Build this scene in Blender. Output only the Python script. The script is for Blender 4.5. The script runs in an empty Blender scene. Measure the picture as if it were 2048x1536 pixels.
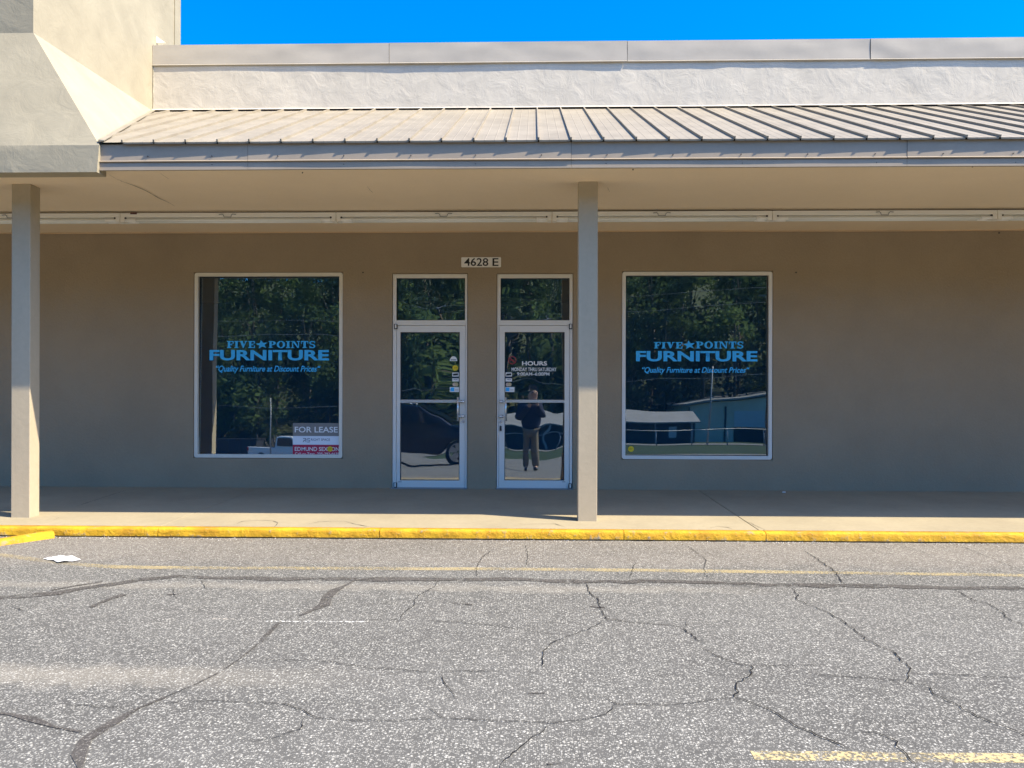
import bpy, bmesh, math, random
from mathutils import Vector, Matrix, noise as mnoise

S = bpy.context.scene
COL = S.collection
R = math.radians
random.seed(7)

# ------------------------------------------------------------------ camera
F, PX0, PY0 = 1600.0, 1024.0, 800.0          # focal length and principal point, in photo pixels (2048 wide)
CAM = Vector((0.0, -10.504, 1.169))
_yaw, _roll = math.atan(0.0262), 0.0026
fwd = Vector((-math.sin(_yaw), math.cos(_yaw), 0))
_r0 = Vector((math.cos(_yaw), math.sin(_yaw), 0))
_u0 = Vector((0, 0, 1))
rgt = _r0 * math.cos(_roll) + _u0 * math.sin(_roll)
upv = -_r0 * math.sin(_roll) + _u0 * math.cos(_roll)
cd = bpy.data.cameras.new('camera')
cam = bpy.data.objects.new('camera', cd)
COL.objects.link(cam)
m = Matrix((rgt, upv, -fwd)).transposed().to_4x4()
m.translation = CAM
cam.matrix_world = m
cd.sensor_fit = 'HORIZONTAL'
cd.sensor_width = 36.0
cd.lens = 36.0 * F / 2048.0
cd.shift_y = (PY0 - 768.0) / 2048.0
cd.clip_start, cd.clip_end = 0.03, 3000.0
S.camera = cam

# ------------------------------------------------------------------ sky, sun, exposure
SUN_TRAVEL = Vector((-0.76, 0.275, -1.0)).normalized()
to_sun = -SUN_TRAVEL
W = bpy.data.worlds.new('World')
S.world = W
W.use_nodes = True
nt = W.node_tree
nt.nodes.clear()
sky = nt.nodes.new('ShaderNodeTexSky')
sky.sky_type = 'NISHITA'
sky.sun_disc = False
sky.sun_elevation = math.asin(to_sun.z)
sky.sun_rotation = math.atan2(to_sun.x, to_sun.y)
sky.altitude = 0
sky.air_density = 1.0
sky.dust_density = 2.0
sky.ozone_density = 10.0
hsv = nt.nodes.new('ShaderNodeHueSaturation')
hsv.inputs['Saturation'].default_value = 1.36
bg = nt.nodes.new('ShaderNodeBackground')
bg.inputs['Strength'].default_value = 0.13
wo = nt.nodes.new('ShaderNodeOutputWorld')
nt.links.new(sky.outputs[0], hsv.inputs['Color'])
nt.links.new(hsv.outputs[0], bg.inputs['Color'])
nt.links.new(bg.outputs[0], wo.inputs['Surface'])

sd = bpy.data.lights.new('sun', 'SUN')
sd.energy = 4.0
sd.angle = R(0.5)
sd.color = (1.0, 0.89, 0.71)
sun = bpy.data.objects.new('sun', sd)
COL.objects.link(sun)
sun.rotation_euler = SUN_TRAVEL.to_track_quat('-Z', 'Y').to_euler()
sun.location = (20, -20, 30)

S.view_settings.view_transform = 'Standard'
S.view_settings.look = 'None'
S.view_settings.gamma = 1.0
S.view_settings.exposure = 1.36
S.view_settings.use_curve_mapping = False
S.render.engine = 'CYCLES'
S.cycles.use_denoising = True
S.cycles.max_bounces = 10
S.cycles.diffuse_bounces = 7
S.cycles.glossy_bounces = 4
S.cycles.transparent_max_bounces = 8
S.cycles.caustics_reflective = False
S.cycles.caustics_refractive = False
S.cycles.sample_clamp_indirect = 4.0

# ------------------------------------------------------------------ measuring helpers (photo pixel -> point on a world plane)
def ray(px, py):
    return fwd * F + rgt * (px - PX0) + upv * (PY0 - py)
def PY(px, py, Y):
    d = ray(px, py)
    return CAM + d * ((Y - CAM.y) / d.y)
CURB_Y, LOT_Z0, LOT_S = -2.90, -0.157, 0.04
def lot_z(Y):
    return LOT_Z0 + LOT_S * (Y - CURB_Y)
def PG(px, py):                               # on the sloping parking lot
    d = ray(px, py)
    t = (LOT_Z0 + LOT_S * (CAM.y - CURB_Y) - CAM.z) / (d.z - LOT_S * d.y)
    return CAM + d * t
WALK_S = 0.0245
def walk_z(Y):
    return WALK_S * Y
def PW(px, py):                               # on the sidewalk, which drains towards the kerb
    d = ray(px, py)
    t = (WALK_S * CAM.y - CAM.z) / (d.z - WALK_S * d.y)
    return CAM + d * t
def gz(Y):                                    # terrain profile away from the shop front
    L = -Y
    pts = [(-400, -0.3), (2.0, -0.3), (2.9, -0.157), (26, -1.081), (45, -1.6), (80, -3.0), (90, -3.0), (120, 5.0), (200, 38), (900, 60)]
    for (a, za), (b, zb) in zip(pts, pts[1:]):
        if L <= b:
            return za + (zb - za) * max(0.0, (L - a)) / (b - a)
    return pts[-1][1]

# ------------------------------------------------------------------ materials
def newmat(name):
    mt = bpy.data.materials.new(name)
    mt.use_nodes = True
    n = mt.node_tree
    return mt, n, n.nodes['Principled BSDF'], n.links.new

def plain(name, col, rough=0.6, metal=0.0, spec=None):
    mt, n, b, L = newmat(name)
    b.inputs['Base Color'].default_value = (*col, 1)
    b.inputs['Roughness'].default_value = rough
    b.inputs['Metallic'].default_value = metal
    if spec is not None:
        b.inputs['Specular IOR Level'].default_value = spec
    return mt

def rough_mat(name, col, var=0.08, rough=0.85, s_big=0.7, s_fine=9.0, bump=0.3, dist=0.02, col2=None, fine_detail=7, streak=False):
    """colour with blotchy wear and a relief: large blotches + fine grain"""
    mt, n, b, L = newmat(name)
    tc = n.nodes.new('ShaderNodeTexCoord')
    src = tc.outputs['Object']
    n1 = n.nodes.new('ShaderNodeTexNoise')
    n1.inputs['Scale'].default_value = s_big
    n1.inputs['Detail'].default_value = 5
    n1.inputs['Roughness'].default_value = 0.65
    if streak:
        mp = n.nodes.new('ShaderNodeMapping')
        mp.inputs['Scale'].default_value = (1, 1, 0.22)
        L(src, mp.inputs['Vector'])
        L(mp.outputs[0], n1.inputs['Vector'])
    else:
        L(src, n1.inputs['Vector'])
    n2 = n.nodes.new('ShaderNodeTexNoise')
    n2.inputs['Scale'].default_value = s_fine
    n2.inputs['Detail'].default_value = fine_detail
    n2.inputs['Roughness'].default_value = 0.6
    n2.inputs['Distortion'].default_value = 0.5
    L(src, n2.inputs['Vector'])
    cr = n.nodes.new('ShaderNodeValToRGB')
    c2 = col2 or tuple(c * (1 - 2 * var) for c in col)
    cr.color_ramp.elements[0].position = 0.32
    cr.color_ramp.elements[1].position = 0.62
    cr.color_ramp.elements[0].color = (*c2, 1)
    cr.color_ramp.elements[1].color = (*[min(1, c * (1 + var)) for c in col], 1)
    ad = n.nodes.new('ShaderNodeMix')
    ad.inputs[0].default_value = 0.3
    L(n1.outputs['Fac'], ad.inputs[2])
    L(n2.outputs['Fac'], ad.inputs[3])
    L(ad.outputs[0], cr.inputs['Fac'])
    L(cr.outputs[0], b.inputs['Base Color'])
    b.inputs['Roughness'].default_value = rough
    b.inputs['Specular IOR Level'].default_value = 0.25
    if bump:
        bp = n.nodes.new('ShaderNodeBump')
        bp.inputs['Strength'].default_value = bump
        bp.inputs['Distance'].default_value = dist
        L(n2.outputs['Fac'], bp.inputs['Height'])
        L(bp.outputs[0], b.inputs['Normal'])
    return mt

M = {}
M['wall'] = rough_mat('taupe_painted_block', (0.365, 0.285, 0.19), 0.055, 0.9, 0.9, 38, 0.45, 0.010)
M['stucco'] = rough_mat('white_stucco', (0.64, 0.58, 0.475), 0.07, 0.9, 1.0, 4.2, 0.36, 0.035, fine_detail=9)
M['cream'] = rough_mat('cream_stucco', (0.365, 0.32, 0.225), 0.07, 0.9, 0.9, 3.6, 0.45, 0.025, fine_detail=9)
M['coping'] = rough_mat('coping_metal', (0.50, 0.45, 0.37), 0.05, 0.5, 1.2, 2.0, 0.06, 0.02)
M['trim'] = rough_mat('fascia_metal', (0.385, 0.318, 0.24), 0.04, 0.5, 1.5, 30, 0.04, 0.004)
M['roof'] = rough_mat('tan_roof_metal', (0.30, 0.26, 0.195), 0.10, 0.55, 2.4, 14, 0.06, 0.006)
M['soffit'] = rough_mat('tan_soffit_paint', (0.88, 0.715, 0.50), 0.035, 0.9, 0.45, 45, 0.1, 0.004)
M['column'] = rough_mat('column_paint', (0.47, 0.395, 0.275), 0.06, 0.85, 1.6, 16, 0.18, 0.01, streak=True)
M['walk'] = rough_mat('sidewalk_concrete', (0.325, 0.276, 0.182), 0.09, 0.9, 0.8, 22, 0.12, 0.006)
M['frame'] = plain('white_aluminium', (0.82, 0.78, 0.70), 0.38, 0.0)
M['frame_cream'] = plain('cream_aluminium', (0.80, 0.75, 0.63), 0.4, 0.0)
M['bright'] = plain('polished_metal', (0.78, 0.80, 0.80), 0.25, 0.6)
M['dark'] = plain('dark_metal', (0.03, 0.028, 0.026), 0.5)
M['white'] = plain('white_enamel', (0.90, 0.87, 0.78), 0.4)
M['tube'] = plain('lamp_tube_glass', (0.84, 0.85, 0.80), 0.25)
M['sleeve'] = plain('lamp_sleeve', (0.9, 0.89, 0.84), 0.35)
M['blue'] = plain('blue_vinyl', (0.05, 0.52, 1.0), 0.5)
M['whitev'] = plain('white_vinyl', (0.88, 0.88, 0.86), 0.5)
M['black'] = plain('black_vinyl', (0.012, 0.012, 0.012), 0.5)
M['plate'] = plain('number_plate_white', (0.86, 0.83, 0.78), 0.5)
M['sign_grey'] = plain('sign_grey', (0.24, 0.23, 0.215), 0.5)
M['sign_white'] = plain('sign_white', (0.86, 0.90, 0.95), 0.5)
M['sign_red'] = plain('sign_crimson', (0.45, 0.015, 0.07), 0.5)
M['sign_navy'] = plain('sign_navy', (0.02, 0.035, 0.10), 0.5)
M['yellowv'] = plain('yellow_vinyl', (0.80, 0.58, 0.02), 0.5)
M['amberv'] = plain('amber_print', (0.35, 0.22, 0.01), 0.5)
M['redv'] = plain('faded_red_vinyl', (0.35, 0.05, 0.06), 0.5)
M['pinkv'] = plain('faded_pink_vinyl', (0.62, 0.48, 0.42), 0.5)
M['sandv'] = plain('faded_sand_vinyl', (0.62, 0.50, 0.30), 0.5)
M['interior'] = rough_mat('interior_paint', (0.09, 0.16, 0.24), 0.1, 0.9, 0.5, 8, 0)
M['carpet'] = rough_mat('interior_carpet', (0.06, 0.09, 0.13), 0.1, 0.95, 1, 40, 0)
M['paper'] = plain('white_paper', (0.85, 0.85, 0.85), 0.8)
M['gap'] = plain('dark_gap', (0.02, 0.018, 0.016), 0.9)
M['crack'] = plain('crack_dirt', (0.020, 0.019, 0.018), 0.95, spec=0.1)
M['walkcrack'] = plain('sidewalk_crack_dirt', (0.10, 0.085, 0.065), 0.95, spec=0.1)
M['grit'] = plain('pale_grit', (0.42, 0.39, 0.34), 0.9)
M['deadleaf'] = plain('dead_leaf', (0.12, 0.07, 0.03), 0.9)
M['caulk'] = rough_mat('old_caulk', (0.45, 0.40, 0.30), 0.25, 0.9, 14, 30, 0.4, 0.01)
M['sticker_brown'] = plain('brown_label', (0.09, 0.03, 0.02), 0.6)

# tinted mirror film on the shop glass
mt, n, b, L = newmat('tinted_glass')
n.nodes.remove(b)
tr = n.nodes.new('ShaderNodeBsdfTransparent')
tr.inputs['Color'].default_value = (0.90, 0.94, 0.96, 1)
gl = n.nodes.new('ShaderNodeBsdfGlossy')
gl.inputs['Roughness'].default_value = 0.0
gl.inputs['Color'].default_value = (0.82, 0.92, 0.96, 1)
fr = n.nodes.new('ShaderNodeFresnel')
fr.inputs['IOR'].default_value = 1.45
ma = n.nodes.new('ShaderNodeMath')
ma.operation = 'ADD'
ma.use_clamp = True
ma.inputs[1].default_value = 0.28
mx = n.nodes.new('ShaderNodeMixShader')
L(fr.outputs[0], ma.inputs[0])
L(ma.outputs[0], mx.inputs[0])
L(tr.outputs[0], mx.inputs[1])
L(gl.outputs[0], mx.inputs[2])
df = n.nodes.new('ShaderNodeBsdfDiffuse')          # faint blue haze put into the colour, lifting the dark glass
df.inputs['Color'].default_value = (0.005, 0.020, 0.036, 1)
ads = n.nodes.new('ShaderNodeAddShader')
L(mx.outputs[0], ads.inputs[0])
L(df.outputs[0], ads.inputs[1])
L(ads.outputs[0], n.nodes['Material Output'].inputs['Surface'])
M['glass'] = mt

# kerb paint: yellow, worn to concrete near the foot
mt, n, b, L = newmat('yellow_kerb_paint')
tc = n.nodes.new('ShaderNodeTexCoord')
nz = n.nodes.new('ShaderNodeTexNoise')
nz.inputs['Scale'].default_value = 9
nz.inputs['Detail'].default_value = 8
nz.inputs['Roughness'].default_value = 0.7
L(tc.outputs['Object'], nz.inputs['Vector'])
sp = n.nodes.new('ShaderNodeSeparateXYZ')
L(tc.outputs['Object'], sp.inputs[0])
mr = n.nodes.new('ShaderNodeMapRange')
mr.inputs[1].default_value = -0.165
mr.inputs[2].default_value = -0.125
mr.inputs[3].default_value = 0.30
mr.inputs[4].default_value = 0.0
L(sp.outputs['Z'], mr.inputs[0])
ad = n.nodes.new('ShaderNodeMath')
ad.operation = 'ADD'
L(nz.outputs['Fac'], ad.inputs[0])
L(mr.outputs[0], ad.inputs[1])
cr = n.nodes.new('ShaderNodeValToRGB')
cr.color_ramp.elements[0].position = 0.57
cr.color_ramp.elements[0].color = (0, 0, 0, 1)
cr.color_ramp.elements[1].position = 0.68
cr.color_ramp.elements[1].color = (1, 1, 1, 1)
L(ad.outputs[0], cr.inputs['Fac'])
nz2 = n.nodes.new('ShaderNodeTexNoise')
nz2.inputs['Scale'].default_value = 4
nz2.inputs['Detail'].default_value = 7
L(tc.outputs['Object'], nz2.inputs['Vector'])
c2 = n.nodes.new('ShaderNodeValToRGB')
c2.color_ramp.elements[0].position = 0.35
c2.color_ramp.elements[0].color = (0.50, 0.245, 0.005, 1)
c2.color_ramp.elements[1].position = 0.62
c2.color_ramp.elements[1].color = (0.68, 0.39, 0.008, 1)
L(nz2.outputs['Fac'], c2.inputs['Fac'])
mc = n.nodes.new('ShaderNodeMix')
mc.data_type = 'RGBA'
L(cr.outputs[0], mc.inputs[0])
L(c2.outputs[0], mc.inputs[6])
mc.inputs[7].default_value = (0.30, 0.25, 0.17, 1)
L(mc.outputs[2], b.inputs['Base Color'])
b.inputs['Roughness'].default_value = 0.75
bp = n.nodes.new('ShaderNodeBump')
bp.inputs['Strength'].default_value = 0.9
bp.inputs['Distance'].default_value = 0.035
L(nz.outputs['Fac'], bp.inputs['Height'])
L(bp.outputs[0], b.inputs['Normal'])
M['kerb'] = mt

# asphalt: grey binder, pale stone chips, stains; a paler worn strip next to the kerb
def asphalt(name, base, chip, pale_strip=True, chip_amt=0.5):
    mt, n, b, L = newmat(name)
    tc = n.nodes.new('ShaderNodeTexCoord')
    src = tc.outputs['Object']
    def chips(scale, lo, hi, rnd):
        wob = n.nodes.new('ShaderNodeTexNoise')
        wob.inputs['Scale'].default_value = scale * 0.8
        wob.inputs['Detail'].default_value = 2
        L(src, wob.inputs['Vector'])
        mxv = n.nodes.new('ShaderNodeMix')
        mxv.data_type = 'VECTOR'
        mxv.inputs[0].default_value = 0.35 / scale
        L(src, mxv.inputs[4])
        L(wob.outputs['Color'], mxv.inputs[5])
        v = n.nodes.new('ShaderNodeTexVoronoi')
        v.inputs['Scale'].default_value = scale
        L(mxv.outputs[1], v.inputs['Vector'])
        s1 = n.nodes.new('ShaderNodeMapRange')
        s1.interpolation_type = 'SMOOTHSTEP'
        s1.inputs[1].default_value = hi
        s1.inputs[2].default_value = lo
        L(v.outputs['Distance'], s1.inputs[0])
        sepc = n.nodes.new('ShaderNodeSeparateColor')
        L(v.outputs['Color'], sepc.inputs[0])
        s2 = n.nodes.new('ShaderNodeMapRange')
        s2.inputs[1].default_value = rnd
        s2.inputs[2].default_value = 1.0
        s2.inputs[3].default_value = 0.0
        s2.inputs[4].default_value = 1.0
        L(sepc.outputs[0], s2.inputs[0])
        mu = n.nodes.new('ShaderNodeMath')
        mu.operation = 'MULTIPLY'
        L(s1.outputs[0], mu.inputs[0])
        L(s2.outputs[0], mu.inputs[1])
        return mu.outputs[0]
    a1 = chips(62, 0.15, 0.55, 0.32)
    a2 = chips(118, 0.15, 0.6, 0.35)
    mxx = n.nodes.new('ShaderNodeMath')
    mxx.operation = 'MAXIMUM'
    L(a1, mxx.inputs[0])
    L(a2, mxx.inputs[1])
    # large stains
    st = n.nodes.new('ShaderNodeTexNoise')
    st.inputs['Scale'].default_value = 0.55
    st.inputs['Detail'].default_value = 6
    st.inputs['Roughness'].default_value = 0.62
    mp = n.nodes.new('ShaderNodeMapping')
    mp.inputs['Scale'].default_value = (0.55, 1.4, 1)
    L(src, mp.inputs['Vector'])
    L(mp.outputs[0], st.inputs['Vector'])
    st2 = n.nodes.new('ShaderNodeTexNoise')
    st2.inputs['Scale'].default_value = 7
    st2.inputs['Detail'].default_value = 5
    L(src, st2.inputs['Vector'])
    cr = n.nodes.new('ShaderNodeValToRGB')
    cr.color_ramp.elements[0].position = 0.36
    cr.color_ramp.elements[0].color = (*[c * 0.78 for c in base], 1)
    cr.color_ramp.elements[1].position = 0.66
    cr.color_ramp.elements[1].color = (*[c * 1.22 for c in base], 1)
    mm = n.nodes.new('ShaderNodeMix')
    mm.inputs[0].default_value = 0.35
    L(st.outputs['Fac'], mm.inputs[2])
    L(st2.outputs['Fac'], mm.inputs[3])
    L(mm.outputs[0], cr.inputs['Fac'])
    last = cr.outputs[0]
    if pale_strip:
        sp = n.nodes.new('ShaderNodeSeparateXYZ')
        L(src, sp.inputs[0])
        wv = n.nodes.new('ShaderNodeMath')
        wv.operation = 'MULTIPLY_ADD'
        L(st2.outputs['Fac'], wv.inputs[0])
        wv.inputs[1].default_value = 0.5
        L(sp.outputs['Y'], wv.inputs[2])
        ms = n.nodes.new('ShaderNodeMapRange')
        ms.interpolation_type = 'SMOOTHSTEP'
        ms.inputs[1].default_value = -3.95
        ms.inputs[2].default_value = -3.45
        L(wv.outputs[0], ms.inputs[0])
        mk = n.nodes.new('ShaderNodeMix')
        mk.data_type = 'RGBA'
        L(ms.outputs[0], mk.inputs[0])
        L(last, mk.inputs[6])
        gm = n.nodes.new('ShaderNodeMix')
        gm.data_type = 'RGBA'
        gm.blend_type = 'MULTIPLY'
        gm.inputs[0].default_value = 1.0
        L(last, gm.inputs[6])
        gm.inputs[7].default_value = (1.42, 1.32, 1.24, 1)
        L(gm.outputs[2], mk.inputs[7])
        last = mk.outputs[2]
    if pale_strip:
        for yc, hw, xlo, xhi, amt in ((PG(300, 1352).y, 0.16, -0.5, -2.6, 0.34), (PG(900, 1176).y, 0.10, 2.2, 0.6, 0.22)):
            yd = n.nodes.new('ShaderNodeMath')
            yd.operation = 'MULTIPLY_ADD'
            L(st2.outputs['Fac'], yd.inputs[0])
            yd.inputs[1].default_value = 0.25
            L(sp.outputs['Y'], yd.inputs[2])
            y1 = n.nodes.new('ShaderNodeMath')
            y1.operation = 'SUBTRACT'
            L(yd.outputs[0], y1.inputs[0])
            y1.inputs[1].default_value = yc + 0.125
            y2 = n.nodes.new('ShaderNodeMath')
            y2.operation = 'ABSOLUTE'
            L(y1.outputs[0], y2.inputs[0])
            y3 = n.nodes.new('ShaderNodeMapRange')
            y3.interpolation_type = 'SMOOTHSTEP'
            y3.inputs[1].default_value = hw * 1.3
            y3.inputs[2].default_value = hw * 0.3
            L(y2.outputs[0], y3.inputs[0])
            x3 = n.nodes.new('ShaderNodeMapRange')
            x3.interpolation_type = 'SMOOTHSTEP'
            x3.inputs[1].default_value = xlo
            x3.inputs[2].default_value = xhi
            L(sp.outputs['X'], x3.inputs[0])
            mm_ = n.nodes.new('ShaderNodeMath')
            mm_.operation = 'MULTIPLY'
            L(y3.outputs[0], mm_.inputs[0])
            L(x3.outputs[0], mm_.inputs[1])
            m4 = n.nodes.new('ShaderNodeMath')
            m4.operation = 'MULTIPLY'
            m4.inputs[1].default_value = amt
            L(mm_.outputs[0], m4.inputs[0])
            bl = n.nodes.new('ShaderNodeMix')
            bl.data_type = 'RGBA'
            L(m4.outputs[0], bl.inputs[0])
            L(last, bl.inputs[6])
            bl.inputs[7].default_value = (0.36, 0.32, 0.25, 1)
            last = bl.outputs[2]
    fin = n.nodes.new('ShaderNodeMix')
    fin.data_type = 'RGBA'
    sc = n.nodes.new('ShaderNodeMath')
    sc.operation = 'MULTIPLY'
    sc.inputs[1].default_value = chip_amt
    L(mxx.outputs[0], sc.inputs[0])
    L(sc.outputs[0], fin.inputs[0])
    L(last, fin.inputs[6])
    fin.inputs[7].default_value = (*chip, 1)
    L(fin.outputs[2], b.inputs['Base Color'])
    b.inputs['Roughness'].default_value = 0.9
    b.inputs['Specular IOR Level'].default_value = 0.25
    bp = n.nodes.new('ShaderNodeBump')
    bp.inputs['Strength'].default_value = 0.5
    bp.inputs['Distance'].default_value = 0.006
    L(mxx.outputs[0], bp.inputs['Height'])
    L(bp.outputs[0], b.inputs['Normal'])
    return mt
M['asphalt'] = asphalt('old_asphalt', (0.096, 0.093, 0.084), (0.55, 0.53, 0.465), True, 0.85)
M['tar'] = asphalt('crack_sealant', (0.068, 0.062, 0.055), (0.36, 0.335, 0.29), False, 0.55)
_n = M['tar'].node_tree
_tc = _n.nodes.new('ShaderNodeTexCoord')
_nz = _n.nodes.new('ShaderNodeTexNoise')
_nz.inputs['Scale'].default_value = 5.0
_nz.inputs['Detail'].default_value = 6
_nz.inputs['Roughness'].default_value = 0.7
_n.links.new(_tc.outputs['Object'], _nz.inputs['Vector'])
_mr = _n.nodes.new('ShaderNodeMapRange')
_mr.inputs[1].default_value = 0.40
_mr.inputs[2].default_value = 0.50
_mr.inputs[3].default_value = 0.15
_mr.inputs[4].default_value = 0.95
_n.links.new(_nz.outputs['Fac'], _mr.inputs[0])
_n.links.new(_mr.outputs[0], _n.nodes['Principled BSDF'].inputs['Alpha'])
M['road'] = rough_mat('road_asphalt', (0.17, 0.165, 0.155), 0.1, 0.9, 0.4, 20, 0)

# worn paint on asphalt: paint flakes, with the asphalt showing through the gaps (cut-out by transparency)
def worn(name, col, keep, lo=0.0, hi=0.9):
    mt, n, b, L = newmat(name)
    tc = n.nodes.new('ShaderNodeTexCoord')
    nz = n.nodes.new('ShaderNodeTexNoise')
    nz.inputs['Scale'].default_value = 55
    nz.inputs['Detail'].default_value = 3
    L(tc.outputs['Object'], nz.inputs['Vector'])
    nb = n.nodes.new('ShaderNodeTexNoise')
    nb.inputs['Scale'].default_value = 2.2
    nb.inputs['Detail'].default_value = 4
    L(tc.outputs['Object'], nb.inputs['Vector'])
    ad = n.nodes.new('ShaderNodeMix')
    ad.inputs[0].default_value = 0.45
    L(nz.outputs['Fac'], ad.inputs[2])
    L(nb.outputs['Fac'], ad.inputs[3])
    mr = n.nodes.new('ShaderNodeMapRange')
    mr.inputs[1].default_value = keep
    mr.inputs[2].default_value = keep + 0.07
    mr.inputs[3].default_value = lo
    mr.inputs[4].default_value = hi
    L(ad.outputs[0], mr.inputs[0])
    L(mr.outputs[0], b.inputs['Alpha'])
    b.inputs['Base Color'].default_value = (*col, 1)
    b.inputs['Roughness'].default_value = 0.85
    return mt
M['paint_yellow'] = worn('worn_yellow_paint', (0.54, 0.43, 0.21), 0.485, 0.08, 0.80)
M['paint_yellow_faint'] = worn('faint_yellow_paint', (0.50, 0.40, 0.20), 0.475, 0.10, 0.55)
M['paint_white'] = worn('worn_white_paint', (0.75, 0.74, 0.68), 0.47)
M['paint_white_faint'] = worn('faint_white_paint', (0.55, 0.50, 0.42), 0.53)
M['grass'] = rough_mat('rough_grass', (0.026, 0.046, 0.016), 0.30, 0.95, 0.6, 3, 0)
M['earth'] = rough_mat('dry_earth', (0.075, 0.085, 0.035), 0.2, 0.95, 0.1, 2, 0)
M['carpaint'] = plain('black_car_paint', (0.006, 0.006, 0.008), 0.12)
M['carwhite'] = plain('white_car_paint', (0.66, 0.66, 0.64), 0.3)
M['carglass'] = plain('car_glass', (0.01, 0.016, 0.022), 0.04, spec=0.9)
M['rubber'] = plain('tyre_rubber', (0.012, 0.012, 0.012), 0.8)
M['alloy'] = plain('wheel_alloy', (0.55, 0.56, 0.58), 0.3, 0.8)
M['redlamp'] = plain('red_lamp_lens', (0.45, 0.02, 0.02), 0.2)
M['amberlamp'] = plain('clear_lamp_lens', (0.7, 0.7, 0.7), 0.1)
M['shed'] = rough_mat('tan_metal_siding', (0.56, 0.51, 0.38), 0.08, 0.6, 0.5, 12, 0)
M['shed_door'] = plain('grey_roller_door', (0.48, 0.50, 0.50), 0.5)
M['darkwall'] = plain('dark_siding', (0.03, 0.032, 0.035), 0.8)
M['paleroof'] = rough_mat('pale_sheet_roof', (0.27, 0.26, 0.235), 0.1, 0.5, 0.6, 10, 0)
M['wood'] = plain('weathered_pole_wood', (0.20, 0.17, 0.13), 0.9)
M['steel'] = plain('galvanised_steel', (0.30, 0.30, 0.29), 0.5, 0.3)
M['wire'] = plain('power_cable', (0.16, 0.165, 0.165), 0.5)
M['bark'] = plain('bark', (0.09, 0.07, 0.05), 0.95)
M['skin'] = plain('skin', (0.50, 0.30, 0.21), 0.55)
M['hair'] = plain('dark_hair', (0.015, 0.011, 0.009), 0.6)
M['navy'] = plain('navy_cloth', (0.010, 0.014, 0.040), 0.9)
M['khaki'] = plain('khaki_cloth', (0.20, 0.16, 0.10), 0.9)
M['shoe'] = plain('black_leather', (0.012, 0.011, 0.010), 0.45)
M['phone'] = plain('phone_black', (0.01, 0.01, 0.012), 0.15)
mt, n, b, L = newmat('leaves')
oi = n.nodes.new('ShaderNodeTexCoord')
nz = n.nodes.new('ShaderNodeTexNoise')
nz.inputs['Scale'].default_value = 0.13
nz.inputs['Detail'].default_value = 4
L(oi.outputs['Object'], nz.inputs['Vector'])
cr = n.nodes.new('ShaderNodeValToRGB')
cr.color_ramp.elements[0].position = 0.48
cr.color_ramp.elements[0].color = (0.016, 0.032, 0.026, 1)
cr.color_ramp.elements[1].position = 0.62
cr.color_ramp.elements[1].color = (0.13, 0.185, 0.065, 1)
L(nz.outputs['Fac'], cr.inputs['Fac'])
L(cr.outputs[0], b.inputs['Base Color'])
b.inputs['Roughness'].default_value = 0.7
tl_ = n.nodes.new('ShaderNodeBsdfTranslucent')
L(cr.outputs[0], tl_.inputs['Color'])
ms_ = n.nodes.new('ShaderNodeMixShader')
ms_.inputs[0].default_value = 0.45
L(b.outputs[0], ms_.inputs[1])
L(tl_.outputs[0], ms_.inputs[2])
L(ms_.outputs[0], n.nodes['Material Output'].inputs['Surface'])
M['leaves'] = mt

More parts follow.
